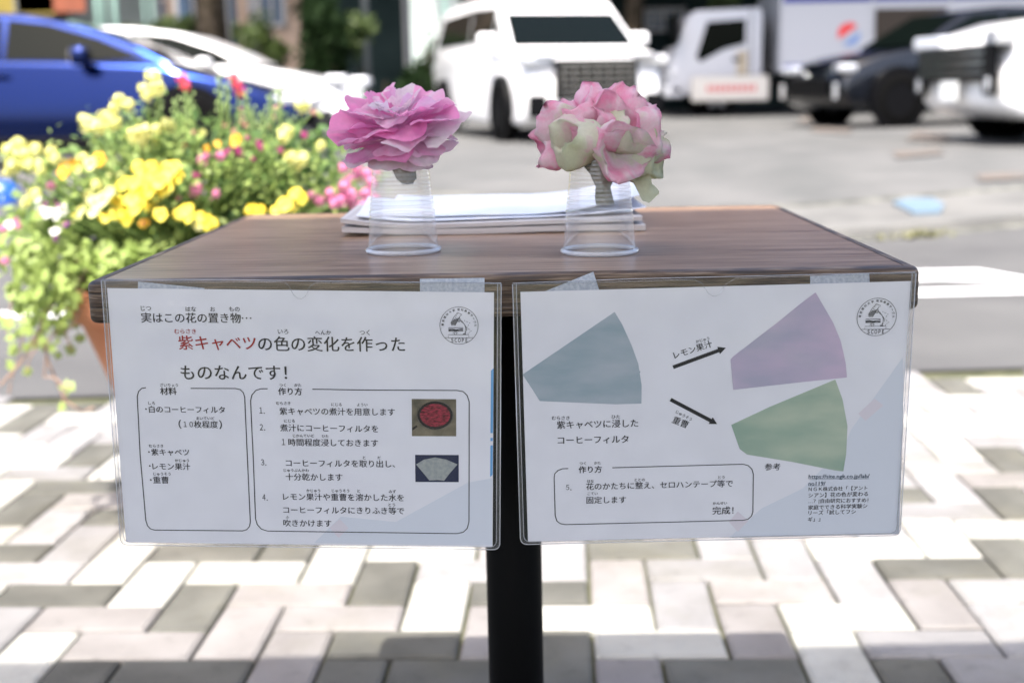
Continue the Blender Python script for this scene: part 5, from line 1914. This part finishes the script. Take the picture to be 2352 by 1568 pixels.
def wheel(root, x, y, r, w, rim, side, caliper=False, spokes=5):
    t = empty('wheel', (x, y, r))
    t.parent = root
    prof = [(r * .62, -w / 2), (r * .9, -w / 2), (r, -w / 2 + .03), (r, w / 2 - .03), (r * .9, w / 2), (r * .62, w / 2)]
    vs, fs = lathe(prof, 32)
    M4 = Matrix.Rotation(R(90), 4, 'X')
    pydata('tyre', [M4 @ Vector(v) for v in vs], fs, M_TYRE, t, True)
    mb = MB()
    yo = side * (w / 2 - 0.03)
    vs, fs = lathe([(r * .60, -.02), (r * .63, .0), (r * .60, .02)], 32)
    mb.add([M4 @ Vector(v) + Vector((0, yo, 0)) for v in vs], fs)
    for k in range(spokes):
        a = 2 * PI * k / spokes + .3
        d = Vector((math.cos(a), 0, math.sin(a)))
        n_ = Vector((-math.sin(a), 0, math.cos(a)))
        q = [Vector((0, yo, 0)) + d * (r * .06) + n_ * .05, Vector((0, yo, 0)) + d * (r * .62) + n_ * .03, Vector((0, yo, 0)) + d * (r * .62) - n_ * .03, Vector((0, yo, 0)) + d * (r * .06) - n_ * .05]
        q2 = [v - Vector((0, side * .03, 0)) for v in q]
        mb.add(q + q2, [(0, 1, 2, 3), (7, 6, 5, 4), (0, 4, 5, 1), (1, 5, 6, 2), (2, 6, 7, 3)])
    vs, fs = lathe([(0.0, .012), (r * .16, .01), (r * .18, -.02)], 16)
    mb.add([M4 @ Vector((v[0], v[1], v[2] * -side)) + Vector((0, yo, 0)) for v in vs], fs)
    mb.build('rim', rim, t)
    vs, fs = lathe([(0, 0), (r * .5, 0), (r * .5, .02)], 24)
    pydata('brake_disc', [M4 @ Vector(v) + Vector((0, yo - side * .07, 0)) for v in vs], fs, M_RIMDARK, t)
    if caliper:
        box('caliper', (-r * .30, yo - side * .045, r * .12), (r * .22, .05, r * .5), M_REDCAL, t, bevel=.01)
    return t


def make_car(lab, cat, loc, heading, body, cabin, W, side_windows, screen, m, wheels, name='parked_car', rim=M_RIM, wr=0.33, taper=.10, belt=.85, tum=.42, mirror=(0.75, 1.0), caliper=False, front=None):
    root = empty(name, loc, heading, label=lab, cat=cat)
    hw = W / 2

    def tp(c):
        z = c.z
        k = 1.0
        if z > belt - .25:
            k -= taper * min(1, (z - belt + .25) / .35)
        xx = c.x / max(x for x, _ in body)
        k -= 0.10 * max(0, abs(xx) - .72) / .28
        return Vector((c.x - 0.10 * (abs(c.y) / hw) ** 3 * (1 if c.x > 1.0 else 0) * max(0, xx), c.y * k, z))
    arcs = []
    bp = list(body)
    bm = side_prism(bp, -hw, hw, .07, tp)
    from_bm('body', bm, m, root, True)
    # arch liners: dark discs just proud of the body side
    zb = min(z for _, z in cabin)
    zt = max(z for _, z in cabin)

    def yc(z, s=1):
        return s * ((hw * (1 - taper)) - 0.02 - (z - zb) * tum)
    bm = side_prism(cabin, -1, 1, 0, None)
    for v in bm.verts:
        s = 1 if v.co.y > 0 else -1
        v.co.y = yc(v.co.z, s)
    es = [e for e in bm.edges]
    bmesh.ops.bevel(bm, geom=es, offset=.035, segments=3, affect='EDGES', profile=0.5, clamp_overlap=True)
    from_bm('cabin', bm, m, root, True)
    for s in (-1, 1):
        for wpoly in side_windows:
            vs = [(x, yc(z, s) + s * .008, z) for x, z in wpoly]
            f = tuple(range(len(vs)))
            n0 = len(vs)
            vs += [(x, y - s * .02, z) for x, y, z in vs]
            pydata('side_window', vs, [f if s < 0 else f[::-1]] + [(i, (i + 1) % n0, n0 + (i + 1) % n0, n0 + i) for i in range(n0)], M_GLASS, root)
    for nm, (xa, za, xb, zb_) in screen.items():
        nv = Vector((zb_ - za, 0, -(xb - xa)))
        nv = nv.normalized() * (.012 if nm == 'windscreen' else -.012)
        if nm == 'windscreen' and nv.x < 0:
            nv = -nv
        if nm != 'windscreen' and nv.x > 0:
            nv = -nv
        ya, yb = abs(yc(za)) - .07, abs(yc(zb_)) - .06
        vs = [Vector((xa, -ya, za)), Vector((xa, ya, za)), Vector((xb, yb, zb_)), Vector((xb, -yb, zb_))]
        vs = [v + nv for v in vs] + [v - nv for v in vs]
        pydata(nm, vs, [(0, 1, 2, 3), (7, 6, 5, 4), (0, 4, 5, 1), (1, 5, 6, 2), (2, 6, 7, 3), (3, 7, 4, 0)], M_GLASS, root)
    for wx in wheels:
        for s in (-1, 1):
            # dark wheel house
            vs, fs = lathe([(0, 0.012), (wr * 1.16, 0.012), (wr * 1.18, -.06)], 32)
            M4 = Matrix.Rotation(R(90) * -1 * s, 4, 'X')
            q = pydata('wheel_arch', [M4 @ Vector(v) + Vector((wx, s * (hw - .002), wr + .02)) for v in vs], fs, M_PLASTIC, root)
            wheel(root, wx, s * (hw - .085), wr, .21, rim, s, caliper)
    mx, mz = mirror
    for s in (-1, 1):
        bm = bmesh.new()
        bm_box(bm, (mx, s * (hw + .06), mz), (.14, .24, .16), .04, 3)
        bm_box(bm, (mx + .01, s * (hw - .08), mz - .06), (.06, .12, .05), .01, 1)
        from_bm('door_mirror', bm, m, root, True)
        box('mirror_glass', (mx - .072, s * (hw + .06), mz), (.006, .19, .12), M_CHROME, root)
    return root


def at_ground(px, y):
    """point on the ground in line with photo column px at distance y (world)"""
    d = ray(px, 300)
    x = d.x / d.y * y
    return Vector((x, y, zg(y) - 0.012))


# --- blue wedge-shaped hatchback, side on
BX = 11.3
o_ = at_ground(430, BX)
blue_body = [(2.42, .30), (2.46, .48), (2.34, .62), (1.85, .78), (1.40, .88), (1.15, .95), (0.2, .99), (-1.2, 1.03), (-2.15, 1.06), (-2.25, .80), (-2.22, .36), (-2.0, .24), (2.20, .20)]
blue_cab = [(1.38, .86), (0.90, 1.10), (0.35, 1.30), (-0.15, 1.41), (-0.75, 1.44), (-1.35, 1.38), (-2.10, 1.06), (-2.05, .95)]
car = make_car('blue wedge-shaped hatchback parked side-on behind the yellow flowers', 'car', (o_.x - 1.35, BX + .9, zg(BX) - .012), R(0), blue_body, blue_cab, 1.80,
               [[(0.98, .985), (0.55, 1.17), (0.08, 1.31), (-0.28, 1.355), (-0.28, .985)], [(-0.34, .985), (-0.34, 1.36), (-0.85, 1.385), (-1.25, 1.33), (-1.55, 1.17), (-1.45, .99)]],
               {'windscreen': (1.30, .91, 0.10, 1.36), 'rear_window': (-2.05, 1.08, -1.40, 1.355)}, M_BLUECAR, (1.35, -1.38), wr=.34, tum=.50, mirror=(0.48, 1.01))
for s in (-1, 1):
    box('headlight', (2.24, s * .66, .60), (.26, .34, .09), M_LAMP, car, bevel=.03, rot=None)
    box('door_handle', (-.32, s * .895, .86), (.20, .03, .03), M_BLUECAR, car, bevel=.008)
    box('sill_trim', (0, s * .895, .26), (2.0, .03, .10), M_PLASTIC, car, bevel=.01)
box('front_grille', (2.43, 0, .40), (.06, 1.2, .18), M_PLASTIC, car, bevel=.02)
# --- white hatchback behind it
WX = 14.0
o_ = at_ground(860, WX)
wb = [(2.18, .30), (2.22, .52), (2.10, .74), (1.65, .90), (1.15, 1.00), (0.2, 1.0), (-1.4, 1.04), (-2.08, 1.05), (-2.18, .80), (-2.15, .36), (-2.0, .24), (2.02, .20)]
wb = [(x, z * .93) for x, z in wb]
wc = [(1.20, .95), (0.72, 1.22), (0.25, 1.42), (-0.3, 1.50), (-1.0, 1.52), (-1.6, 1.46), (-2.05, 1.06), (-2.0, .96)]
wc = [(x, z * .93) for x, z in wc]
car = make_car('white hatchback parked beyond the blue car, nose pointing to the minivan', 'car', (o_.x - 2.36, WX + .9, zg(WX) - .012), R(-4), wb, wc, 1.76,
               [[(0.98, .96), (0.66, 1.12), (0.16, 1.285), (-0.30, 1.33), (-0.30, .96)], [(-0.36, .96), (-0.36, 1.335), (-1.0, 1.35), (-1.5, 1.28), (-1.6, .97)]],
               {'windscreen': (1.12, .92, 0.32, 1.28), 'rear_window': (-2.02, .99, -1.62, 1.29)}, M_WHITECAR, (1.35, -1.33), mirror=(0.62, .95), belt=.78)
for s in (-1, 1):
    box('headlight', (2.02, s * .66, .76), (.26, .30, .13), M_LAMP, car, bevel=.04)
    box('door_handle', (-.2, s * .875, .90), (.18, .03, .03), M_CHROME, car, bevel=.008)
box('front_grille', (2.19, 0, .45), (.06, 1.1, .20), M_PLASTIC, car, bevel=.02)

# --- white minivan facing the table
VX = 15.0
o_ = at_ground(1238, VX)
vb_ = [(2.42, .28), (2.46, .55), (2.42, .94), (2.25, 1.03), (1.72, 1.10), (0.6, 1.16), (-2.3, 1.22), (-2.44, .9), (-2.42, .34), (-2.2, .22), (2.2, .20)]
vc_ = [(1.80, 1.04), (1.30, 1.40), (0.92, 1.70), (0.45, 1.78), (-0.8, 1.82), (-1.9, 1.79), (-2.25, 1.68), (-2.38, 1.2), (-2.3, 1.12)]
van = make_car('large white minivan facing the table between the two paper flowers', 'minivan', (o_.x, VX + 2.2, zg(VX) - .012), R(-90 + 16), vb_, vc_, 1.86,
               [[(1.38, 1.19), (1.12, 1.40), (0.98, 1.50), (0.98, 1.25)], [(0.90, 1.24), (0.90, 1.62), (-0.25, 1.67), (-0.25, 1.24)], [(-0.32, 1.24), (-0.32, 1.67), (-1.95, 1.64), (-2.1, 1.26)]],
               {'windscreen': (1.68, 1.12, 0.98, 1.63), 'rear_window': (-2.34, 1.3, -2.24, 1.64)}, M_WHITECAR, (1.52, -1.48), wr=.36, taper=.05, belt=1.15, tum=.20, mirror=(1.28, 1.22))
for s in (-1, 1):
    box('headlight', (2.34, s * .70, .93), (.20, .42, .12), M_LAMP, van, bevel=.03, rot=Matrix.Rotation(R(-s * 14), 3, 'Z'))
    box('fog_lamp', (2.44, s * .72, .42), (.05, .22, .26), M_PLASTIC, van, bevel=.02)
    box('door_handle', (.72, s * .93, 1.02), (.20, .03, .035), M_CHROME, van, bevel=.008)
g = MB()
for k in range(7):
    bm = bmesh.new()
box('grille_recess', (2.452, 0, .72), (.03, 1.02, .46), M_PLASTIC, van, bevel=.02)
for k in range(6):
    box('chrome_bar', (2.478, 0, .54 + .072 * k), (.03, .96 - .05 * abs(k - 3), .016), M_CHROME, van)
for k in range(-3, 4):
    box('chrome_post', (2.474, k * .14, .72), (.02, .012, .40), M_CHROME, van)
box('chrome_brow', (2.44, 0, .985), (.06, 1.5, .035), M_CHROME, van, bevel=.01)
box('lower_intake', (2.46, 0, .33), (.03, 1.0, .10), M_PLASTIC, van, bevel=.01)
box('number_plate', (2.485, 0, .45), (.012, .33, .165), M_PLATE, van)

# --- black sports utility car
KX = 17.3
o_ = at_ground(2057, KX)
kb_ = [(2.28, .34), (2.32, .62), (2.20, .84), (1.75, .98), (1.05, 1.08), (0.1, 1.08), (-1.6, 1.14), (-2.18, 1.12), (-2.3, .85), (-2.24, .42), (-2.1, .30), (2.1, .26)]
kc_ = [(1.12, 1.03), (0.65, 1.32), (0.25, 1.54), (-0.3, 1.62), (-1.1, 1.62), (-1.75, 1.50), (-2.15, 1.14), (-2.1, 1.04)]
car = make_car('black sporty car with red brake calipers parked right of the truck', 'car', (o_.x - 1.42 * math.cos(R(195)) + .86 * math.sin(R(195)), KX - 1.42 * math.sin(R(195)) - .86 * math.cos(R(195)), zg(KX) - .012), R(195), kb_, kc_, 1.88,
               [[(0.82, 1.12), (0.48, 1.34), (0.15, 1.50), (-0.30, 1.53), (-0.30, 1.12)], [(-0.36, 1.12), (-0.36, 1.535), (-1.1, 1.53), (-1.55, 1.40), (-1.5, 1.14)]],
               {'windscreen': (1.06, 1.09, 0.32, 1.53), 'rear_window': (-2.1, 1.18, -1.8, 1.46)}, M_BLACKCAR, (1.42, -1.40), rim=M_RIMDARK, wr=.37, mirror=(0.55, 1.14), caliper=True)
for s in (-1, 1):
    box('headlight', (2.13, s * .70, .80), (.26, .32, .12), M_LAMP, car, bevel=.04, rot=Matrix.Rotation(R(-s * 10), 3, 'Z'))
    box('daytime_lamp', (2.30, s * .76, .50), (.04, .08, .22), M_LAMP, car, bevel=.02)
box('front_grille', (2.31, 0, .55), (.05, 1.1, .26), M_PLASTIC, car, bevel=.02)

# --- white car at the edge, nearest
EX_ = 10.2
o_ = at_ground(2170, 14.0)
eb = [(2.30, .30), (2.38, .38), (2.36, .62), (2.24, .96), (1.80, 1.08), (1.10, 1.14), (0.1, 1.14), (-1.8, 1.18), (-2.3, 1.12), (-2.36, .85), (-2.3, .40), (-2.1, .26), (2.1, .22)]
ec = [(1.20, 1.08), (0.75, 1.40), (0.40, 1.66), (-0.2, 1.74), (-1.4, 1.74), (-2.0, 1.64), (-2.28, 1.2), (-2.2, 1.1)]
h_ = R(180 + 5)
car = make_car('white people carrier with a wide dark grille, nearest to the tabletop', 'car', (o_.x + .08 - 2.38 * math.cos(h_), 13.1 - 2.38 * math.sin(h_), zg(12.6) - .012), h_, eb, ec, 1.82,
               [[(0.85, 1.19), (0.55, 1.42), (0.28, 1.60), (-0.30, 1.64), (-0.30, 1.19)], [(-0.36, 1.19), (-0.36, 1.645), (-1.6, 1.64), (-1.9, 1.22)]],
               {'windscreen': (1.15, 1.14, 0.45, 1.62), 'rear_window': (-2.26, 1.22, -2.04, 1.6)}, M_WHITECAR, (1.45, -1.42), wr=.34, taper=.06, belt=1.1, tum=.28, mirror=(0.80, 1.22))
car.scale = (1.15, 1.15, 1.15)
box('grille_recess', (2.35, 0, .70), (.07, 1.5, .30), M_PLASTIC, car, bevel=.02)
for k in range(3):
    box('chrome_bar', (2.392, 0, .62 + .08 * k), (.03, 1.3, .02), M_CHROME, car)
for s in (-1, 1):
    box('headlight', (2.27, s * .66, .90), (.18, .42, .13), M_LAMP, car, bevel=.03, rot=Matrix.Rotation(R(-s * 12), 3, 'Z'))
    box('fog_lamp', (2.36, s * .70, .52), (.05, .22, .18), M_PLASTIC, car, bevel=.02)
    box('fog_light', (2.385, s * .70, .52), (.03, .09, .12), M_LAMP, car, bevel=.02)
box('number_plate', (2.402, 0, .47), (.012, .33, .165), M_PLATE, car)

# --- delivery truck with a cab and a box body
TX = 24.0
M_TRUCKW = paint('truck_white', (0.42, 0.43, 0.46), 0.35, 0.4)
M_TRUCKB = mat('truck_blue_stripe', (0.015, 0.03, 0.25), 0.4)
M_LOGO_R = mat('truck_logo_red', (0.70, 0.03, 0.03), 0.5)
M_LOGO_B = mat('truck_logo_blue', (0.16, 0.26, 0.50), 0.5)
o_ = at_ground(1532, TX)
tr = empty('delivery_truck', (o_.x, TX, zg(TX) - .012), R(0), label='white delivery truck with blue roof stripe and a round red-and-blue emblem on its box', cat='truck')
# local: cab nose at x=0, truck runs to +x ; near side at y=0
cabp = [(0.05, .42), (0.0, .75), (0.10, 1.05), (0.40, 1.84), (0.54, 1.95), (1.72, 1.99), (1.78, 1.88), (1.78, .42)]
bm = side_prism(cabp, 0, 1.9, .05)
from_bm('cab', bm, M_TRUCKW, tr, True)
pydata('side_window', [(0.54, -.012, 1.10), (0.74, -.012, 1.74), (1.46, -.012, 1.78), (1.46, -.012, 1.34), (1.05, -.012, 1.24), (.62, -.012, 1.02), (0.54, .01, 1.10), (0.74, .01, 1.74), (1.46, .01, 1.78), (1.46, .01, 1.34), (1.05, .01, 1.24), (.62, .01, 1.02)],
       [(0, 1, 2, 3, 4, 5)] + [(i, (i + 1) % 6, 6 + (i + 1) % 6, 6 + i) for i in range(6)], M_GLASS, tr)
box('windscreen', (0.22, .95, 1.52), (.03, 1.6, .85), M_GLASS, tr, rot=Matrix.Rotation(R(0), 3, 'Y'))
box('door_seam', (1.56, -.006, 1.2), (.018, .012, 1.5), M_PLASTIC, tr)
box('door_handle', (1.30, -.02, 1.05), (.16, .03, .05), M_PLASTIC, tr)
box('name_plate', (1.40, -.012, .98), (.20, .012, .45), mat('beige_sticker', (0.35, 0.30, 0.22), .6), tr)
box('door_mirror', (0.12, -.26, 1.62), (.12, .22, .36), M_PLASTIC, tr, bevel=.04)
box('bumper', (0.15, .95, .48), (.34, 1.9, .22), M_TRUCKW, tr, bevel=.04)
box('headlight', (0.10, .12, .80), (.14, .26, .18), M_LAMP, tr, bevel=.04)
box('chassis', (3.6, .95, .60), (6.6, .9, .20), M_PLASTIC, tr)
bd = box('box_body', (4.92, .95, 1.66), (5.7, 2.1, 1.75), M_TRUCKW, tr, bevel=.03)
for x0, w in ((2.10, .05), (3.78, .04), (5.22, .04), (7.68, .05)):
    box('body_rail', (x0, -.115, 1.66), (w, .02, 1.72), M_TRUCKW, tr)
box('top_stripe', (4.92, -.113, 2.27), (5.66, .012, .44), M_TRUCKB, tr)
box('bottom_stripe', (2.42, -.113, .86), (.55, .012, .14), M_TRUCKB, tr)
box('open_hatch', (4.5, -.11, 1.63), (1.32, .02, .56), mat('dark_hatch', (0.03, 0.02, 0.012), .7), tr)
# round emblem, a red half above a blue wave
cxl, czl, rl = 3.36, 1.46, .21
ang = R(38)


def seg(a0, a1, off, n=16):
    return [(cxl + rl * math.cos(ang + a0 + (a1 - a0) * k / n), -.118 - off, czl + rl * math.sin(ang + a0 + (a1 - a0) * k / n)) for k in range(n + 1)]


v = seg(0.12, PI - 0.25, 0)
pydata('emblem_red', v, [tuple(range(len(v)))], M_LOGO_R, tr)
v = seg(PI + 0.35, 2 * PI - 0.4, 0)
pydata('emblem_blue', v, [tuple(range(len(v)))], M_LOGO_B, tr)
pydata('blue_wave', [(cxl - .1, -.1175, .98), (cxl + .55, -.1175, 1.22), (cxl + .62, -.1175, 1.40), (cxl + .1, -.1175, 1.12)], [(0, 1, 2, 3)], M_LOGO_B, tr)
brd = box('side_board', (1.15, -.16, .52), (1.45, .04, .46), mat('cream_board', (0.50, 0.48, 0.44), .6), tr, bevel=.04)
rb = MB()
for k in range(9):
    bm0 = bmesh.new()
    x0 = .72 + k * .105
    rb.add([(x0, -.185, .46), (x0 + .07, -.185, .46), (x0 + .07, -.185, .58), (x0, -.185, .58)], [(0, 1, 2, 3)])
rb.build('red_lettering', mat('faded_red', (0.50, 0.12, 0.12), .6), tr)
for wx in (0.95, 6.1):
    for s, y in ((-1, .12), (1, 1.78)):
        wheel(tr, wx, y, .36, .22, M_RIM, s)

# --- small blue object beside the flowers (a bollard base)
o_ = at_y(4, 420, 9.3)
zb_ = zg(9.3) - .012
ob = empty('rubber_cone_base', (o_.x, 9.3, zb_), label='blue plastic barrier foot on the asphalt under the blue car', cat='barrier foot')
hh = o_.z - zb_
vs, fs = lathe([(.13, -zb_ * 0 - .0), (.13, max(.05, hh * .55)), (.11, hh * .9), (.05, hh * 1.12), (0.0, hh * 1.15)], 24)
pydata('foot_shell', vs, fs, paint('barrier_blue', (0.006, 0.07, 0.32), .3), ob, True)

# ================================================================ far side of the lot: fence line, hedges, trees, buildings
M_BARK = noise_mat('dark_bark', (0.02, 0.016, 0.01), (0.05, 0.04, 0.03), 8, .9)
M_CROWN = leafy('dark_tree_leaf', (0.006, 0.014, 0.005), (0.014, 0.028, 0.008), .6, .2)
M_CROWN2 = leafy('fresh_tree_leaf', (0.03, 0.055, 0.01), (0.07, 0.10, 0.02), .6, .3)
M_BEIGE = noise_mat('beige_rendered_wall', (0.30, 0.22, 0.165), (0.38, 0.285, 0.22), 1.2, .85)
M_GREYW = noise_mat('grey_green_wall', (0.16, 0.185, 0.17), (0.22, 0.24, 0.225), 1.2, .85)
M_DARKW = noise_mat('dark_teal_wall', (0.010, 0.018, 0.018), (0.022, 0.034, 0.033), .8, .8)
M_PALEW = noise_mat('pale_grey_green_wall', (0.40, 0.46, 0.43), (0.50, 0.56, 0.53), 1.2, .85)
M_WIN = mat('far_window_glass', (0.03, 0.06, 0.11), .15)
M_WINF = mat('far_window_frame', (0.35, 0.34, 0.33), .5)
M_POST = mat('pale_green_post', (0.34, 0.52, 0.45), .5)
M_CLAD = mat('lighter_cladding', (0.12, 0.13, 0.13), .7)
for _m in (M_BEIGE, M_GREYW, M_DARKW, M_CLAD, M_BARK, M_CROWN):
    _m.node_tree.nodes['Principled BSDF'].inputs['Specular IOR Level'].default_value = 0.06


def tree(px, y, h, cw, ch, cz, m, label, n=2600, seed=1, tr=.14, leaf=.10, tname='tree', tm=None):
    rr = random.Random(seed)
    b = at_ground(px, y)
    root = empty(tname, b, label=label, cat='tree' if tname == 'tree' else 'bush')
    if tr > 0:
        pts = [(0, 0, 0), (rr.uniform(-.05, .05), 0, h * .3), (rr.uniform(-.1, .1), 0, h * .6), (rr.uniform(-.2, .2), 0, h * .95)]
        mb = MB()
        mb.add(*tube(pts, [tr * 1.3, tr, tr * .8, tr * .3], 10))
        for k in range(5):
            a = rr.uniform(0, 6.28)
            z0 = h * rr.uniform(.45, .75)
            mb.add(*tube([(0, 0, z0), (math.cos(a) * cw * .35, math.sin(a) * cw * .35, z0 + ch * .3), (math.cos(a) * cw * .7, math.sin(a) * cw * .7, z0 + ch * .5)], [tr * .5, tr * .3, tr * .1], 6))
        mb.build('trunk', tm or M_BARK, root, True)
    mb = MB()
    cl = [(rr.gauss(0, cw * .45), rr.gauss(0, cw * .4), cz + rr.gauss(0, ch * .38), rr.uniform(.35, .6)) for _ in range(14)]
    for _ in range(n):
        c_ = rr.choice(cl)
        p = Vector((c_[0] + rr.gauss(0, cw * c_[3] * .5), c_[1] + rr.gauss(0, cw * c_[3] * .5), c_[2] + rr.gauss(0, ch * c_[3] * .45)))
        if p.z < .05:
            continue
        nrm = Vector((rr.gauss(0, 1), rr.gauss(0, 1), rr.gauss(.4, 1))).normalized()
        e1 = nrm.orthogonal().normalized()
        e2 = nrm.cross(e1)
        s = leaf * rr.uniform(.6, 1.3)
        mb.add([p - e1 * s, p - e2 * s * .5, p + e1 * s, p + e2 * s * .5], [(0, 1, 2, 3)])
    o = mb.build('crown', m, root)
    o['kind'] = 'stuff'
    return root


M_SHADE_ROOF = mat('dark_shade_roof', (0.03, 0.03, 0.03), .7)


def building(name, label, x0, x1, y, h, m, windows, cols=None, depth=6.0, shade_eave=3.6):
    z0 = zg(y) - .02
    root = empty(name, ((x0 + x1) / 2, y, z0), label=label, cat='building')
    w = x1 - x0
    box('wall', (0, depth / 2, h / 2), (w, depth, h), m, root)
    box('roof', (0, depth / 2 - shade_eave / 2, 6.0), (w + .02, depth + shade_eave, .25), M_SHADE_ROOF, root)  # unseen deep overhang, added to keep the wall front in shade
    for (wx, wz, ww, wh) in windows:
        t = box('window', (wx - (x0 + x1) / 2, -.02, wz), (ww, .08, wh), M_WIN, root)
        fr = MB()
        for cx_, cz_, sx_, sz_ in ((0, wh / 2, ww + .12, .08), (0, -wh / 2, ww + .12, .08), (-ww / 2, 0, .08, wh + .12), (ww / 2, 0, .08, wh + .12), (0, 0, .05, wh)):
            bm = bmesh.new()
            bm_box(bm, (wx - (x0 + x1) / 2 + cx_, -.07, wz + cz_), (sx_, .06, sz_))
            fr.add([v.co.copy() for v in bm.verts], [tuple(v.index for v in f.verts) for f in bm.faces] if False else [[bm.verts[:].index(v) for v in f.verts] for f in bm.faces])
            bm.free()
        fr.build('window_frame', M_WINF, t)
    return root


def fx(px, y):
    return at_ground(px, y).x


FY = 29.0
building('apartment_house', 'beige rendered house with small blue-grey windows behind the dark trunk', fx(560, FY), fx(705, FY), FY, 9, M_BEIGE,
         [(fx(640, FY), 2.55, .55, .9), (fx(640, FY), 5.2, .55, .9)])
building('apartment_house', 'pinkish beige house half hidden behind the white hatchback roof', fx(400, FY + 1), fx(556, FY + 1), FY + 1, 9, M_BEIGE,
         [(fx(520, FY), 2.3, 1.1, 1.3), (fx(440, FY), 2.2, .8, 1.6), (fx(520, FY), 5.2, 1.1, 1.3)])
building('grey_house', 'grey-green clad house above the blue car roof', fx(150, FY + 2), fx(396, FY + 2), FY + 2, 9, M_GREYW,
         [(fx(365, FY), 2.2, .7, 1.3), (fx(330, FY), 4.8, .7, 1.3)])
building('pale_annex', 'pale grey-green annex seen beside the rear of the minivan', fx(952, FY - 2), fx(1060, FY - 2), FY - 2, 9, M_PALEW, [(fx(1000, FY - 2), 4.6, .6, 1.0)], depth=1.8)
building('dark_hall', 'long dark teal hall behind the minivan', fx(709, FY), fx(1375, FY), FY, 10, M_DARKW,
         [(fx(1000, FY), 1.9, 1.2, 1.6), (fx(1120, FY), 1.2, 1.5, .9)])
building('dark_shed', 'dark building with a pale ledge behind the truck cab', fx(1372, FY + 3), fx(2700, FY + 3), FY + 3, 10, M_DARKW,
         [(fx(1560, FY), 2.2, 1.0, .5), (fx(2100, FY), 2.3, 3.0, 1.2)], shade_eave=11.5)  # overhang stretched far forward, out of view, to put the truck in shade
building('brown_house', 'dark brown low house beyond the blue car', fx(-500, FY + 1), fx(146, FY + 1), FY + 1, 9, noise_mat('brown_wall', (0.05, 0.04, 0.03), (0.10, 0.075, 0.05), 1, .8),
         [(fx(-20, FY), 2.2, 1.0, 1.2)])
box('wall_ledge', (fx(1510, 28.5), 28.6, 1.25), (2.6, .25, .5), mat('pale_ledge', (0.30, 0.28, 0.24), .8), label='pale concrete ledge between the minivan and the truck', cat='ledge')
for px, w in ((246, .10), (262, .06), (286, .10), (352, .05), (372, .06), (850, .12), (596, .16), (1030, .1)):
    p_ = at_ground(px, 23.5)
    m_ = M_POST if px not in (596, 850) else (M_CLAD if px == 850 else M_WINF)
    vs, fs = lathe([(w / 2, 0), (w / 2, 5.5)], 12, cap=True)
    pydata('net_post', vs, fs, m_, smooth=True, label={246: 'pale green netting post, thickest of the four above the blue car roof', 262: 'thin pale green netting post between two thick ones', 286: 'thick pale green netting post nearest the white hatchback roof',
                                                      352: 'thin pale green netting post over the white hatchback roof', 372: 'slim pale green netting post beside the beige house', 850: 'dark grey post in front of the dark hall',
                                                      596: 'pale pipe down the beige house corner', 1030: 'pale green post right behind the minivan'}[px], cat='post', group='upright posts along the far side of the lot').location = p_
for i, (px, py, w, h, c1, lab) in enumerate([(35, 8, 1.3, .9, (0.16, 0.12, 0.012), 'yellow banner above the blue car roof'), (118, 8, 1.15, .8, (0.16, 0.04, 0.015), 'orange-red banner beside the yellow one')]):
    p_ = at_y(px, py, 22.0)
    r_ = empty('banner', (p_.x, 22.0, zg(22)), label=lab, cat='banner')
    box('cloth', (0, 0, p_.z - zg(22) + .25), (w, .03, h), noise_mat('banner_cloth', c1, tuple(min(1, q * 1.3) for q in c1), 2, .7), r_)
    box('banner_pole', (-w / 2 - .03, .0, (p_.z - zg(22)) / 2), (.05, .05, p_.z - zg(22) + 1.2), M_CLAD, r_)
tree(505, 21.5, 7.0, 1.6, 1.2, 5.6, M_CROWN, 'dark tree with a thick trunk in front of the beige house', 2200, 3, .24, .16)
tree(742, 20.5, 1.4, .42, .75, .95, M_CROWN, 'round dark clipped bush between white hatchback and minivan', 3600, 5, .05, .07, 'bush')
tree(742, 20.9, 1.4, .40, .55, 1.65, M_CROWN, 'dark upper bush right behind the clipped one', 2600, 15, .05, .07, 'bush')
tree(985, 19.5, 1.3, .40, .6, .75, M_CROWN, 'dark shrub beside the rear of the minivan', 2400, 6, .05, .07, 'bush')
tree(835, 21.0, 1.2, .30, .35, 1.55, M_CROWN2, 'small bright green shrub left of the minivan', 500, 8, .03, .07, 'bush')
tree(590, 21.5, 1.3, .35, .35, 1.55, M_CROWN2, 'bright green shrub above the white hatchback bonnet', 700, 9, .03, .07, 'bush')
tree(640, 21.5, 1.3, .30, .25, 1.3, M_CROWN2, 'second bright green shrub before the beige house', 500, 19, .03, .07, 'bush')
tree(420, 22.5, 1.3, .6, .25, 1.75, M_CROWN2, 'low bright hedge over the white hatchback roof', 900, 10, .03, .08, 'bush')
tree(880, 18.5, .8, .7, .28, .35, M_CROWN, 'low dark hedge at the nose of the white hatchback', 1800, 12, .03, .07, 'bush')
tree(1460, 26.5, 6.5, 1.8, 1.0, 4.2, M_CROWN, 'dark tree hanging over the gap between minivan and truck', 2400, 13, .2, .16)
tree(1660, 27.5, 1.5, .5, .6, 1.9, M_CROWN2, 'green shrub behind the truck cab', 500, 14, .04, .09, 'bush')
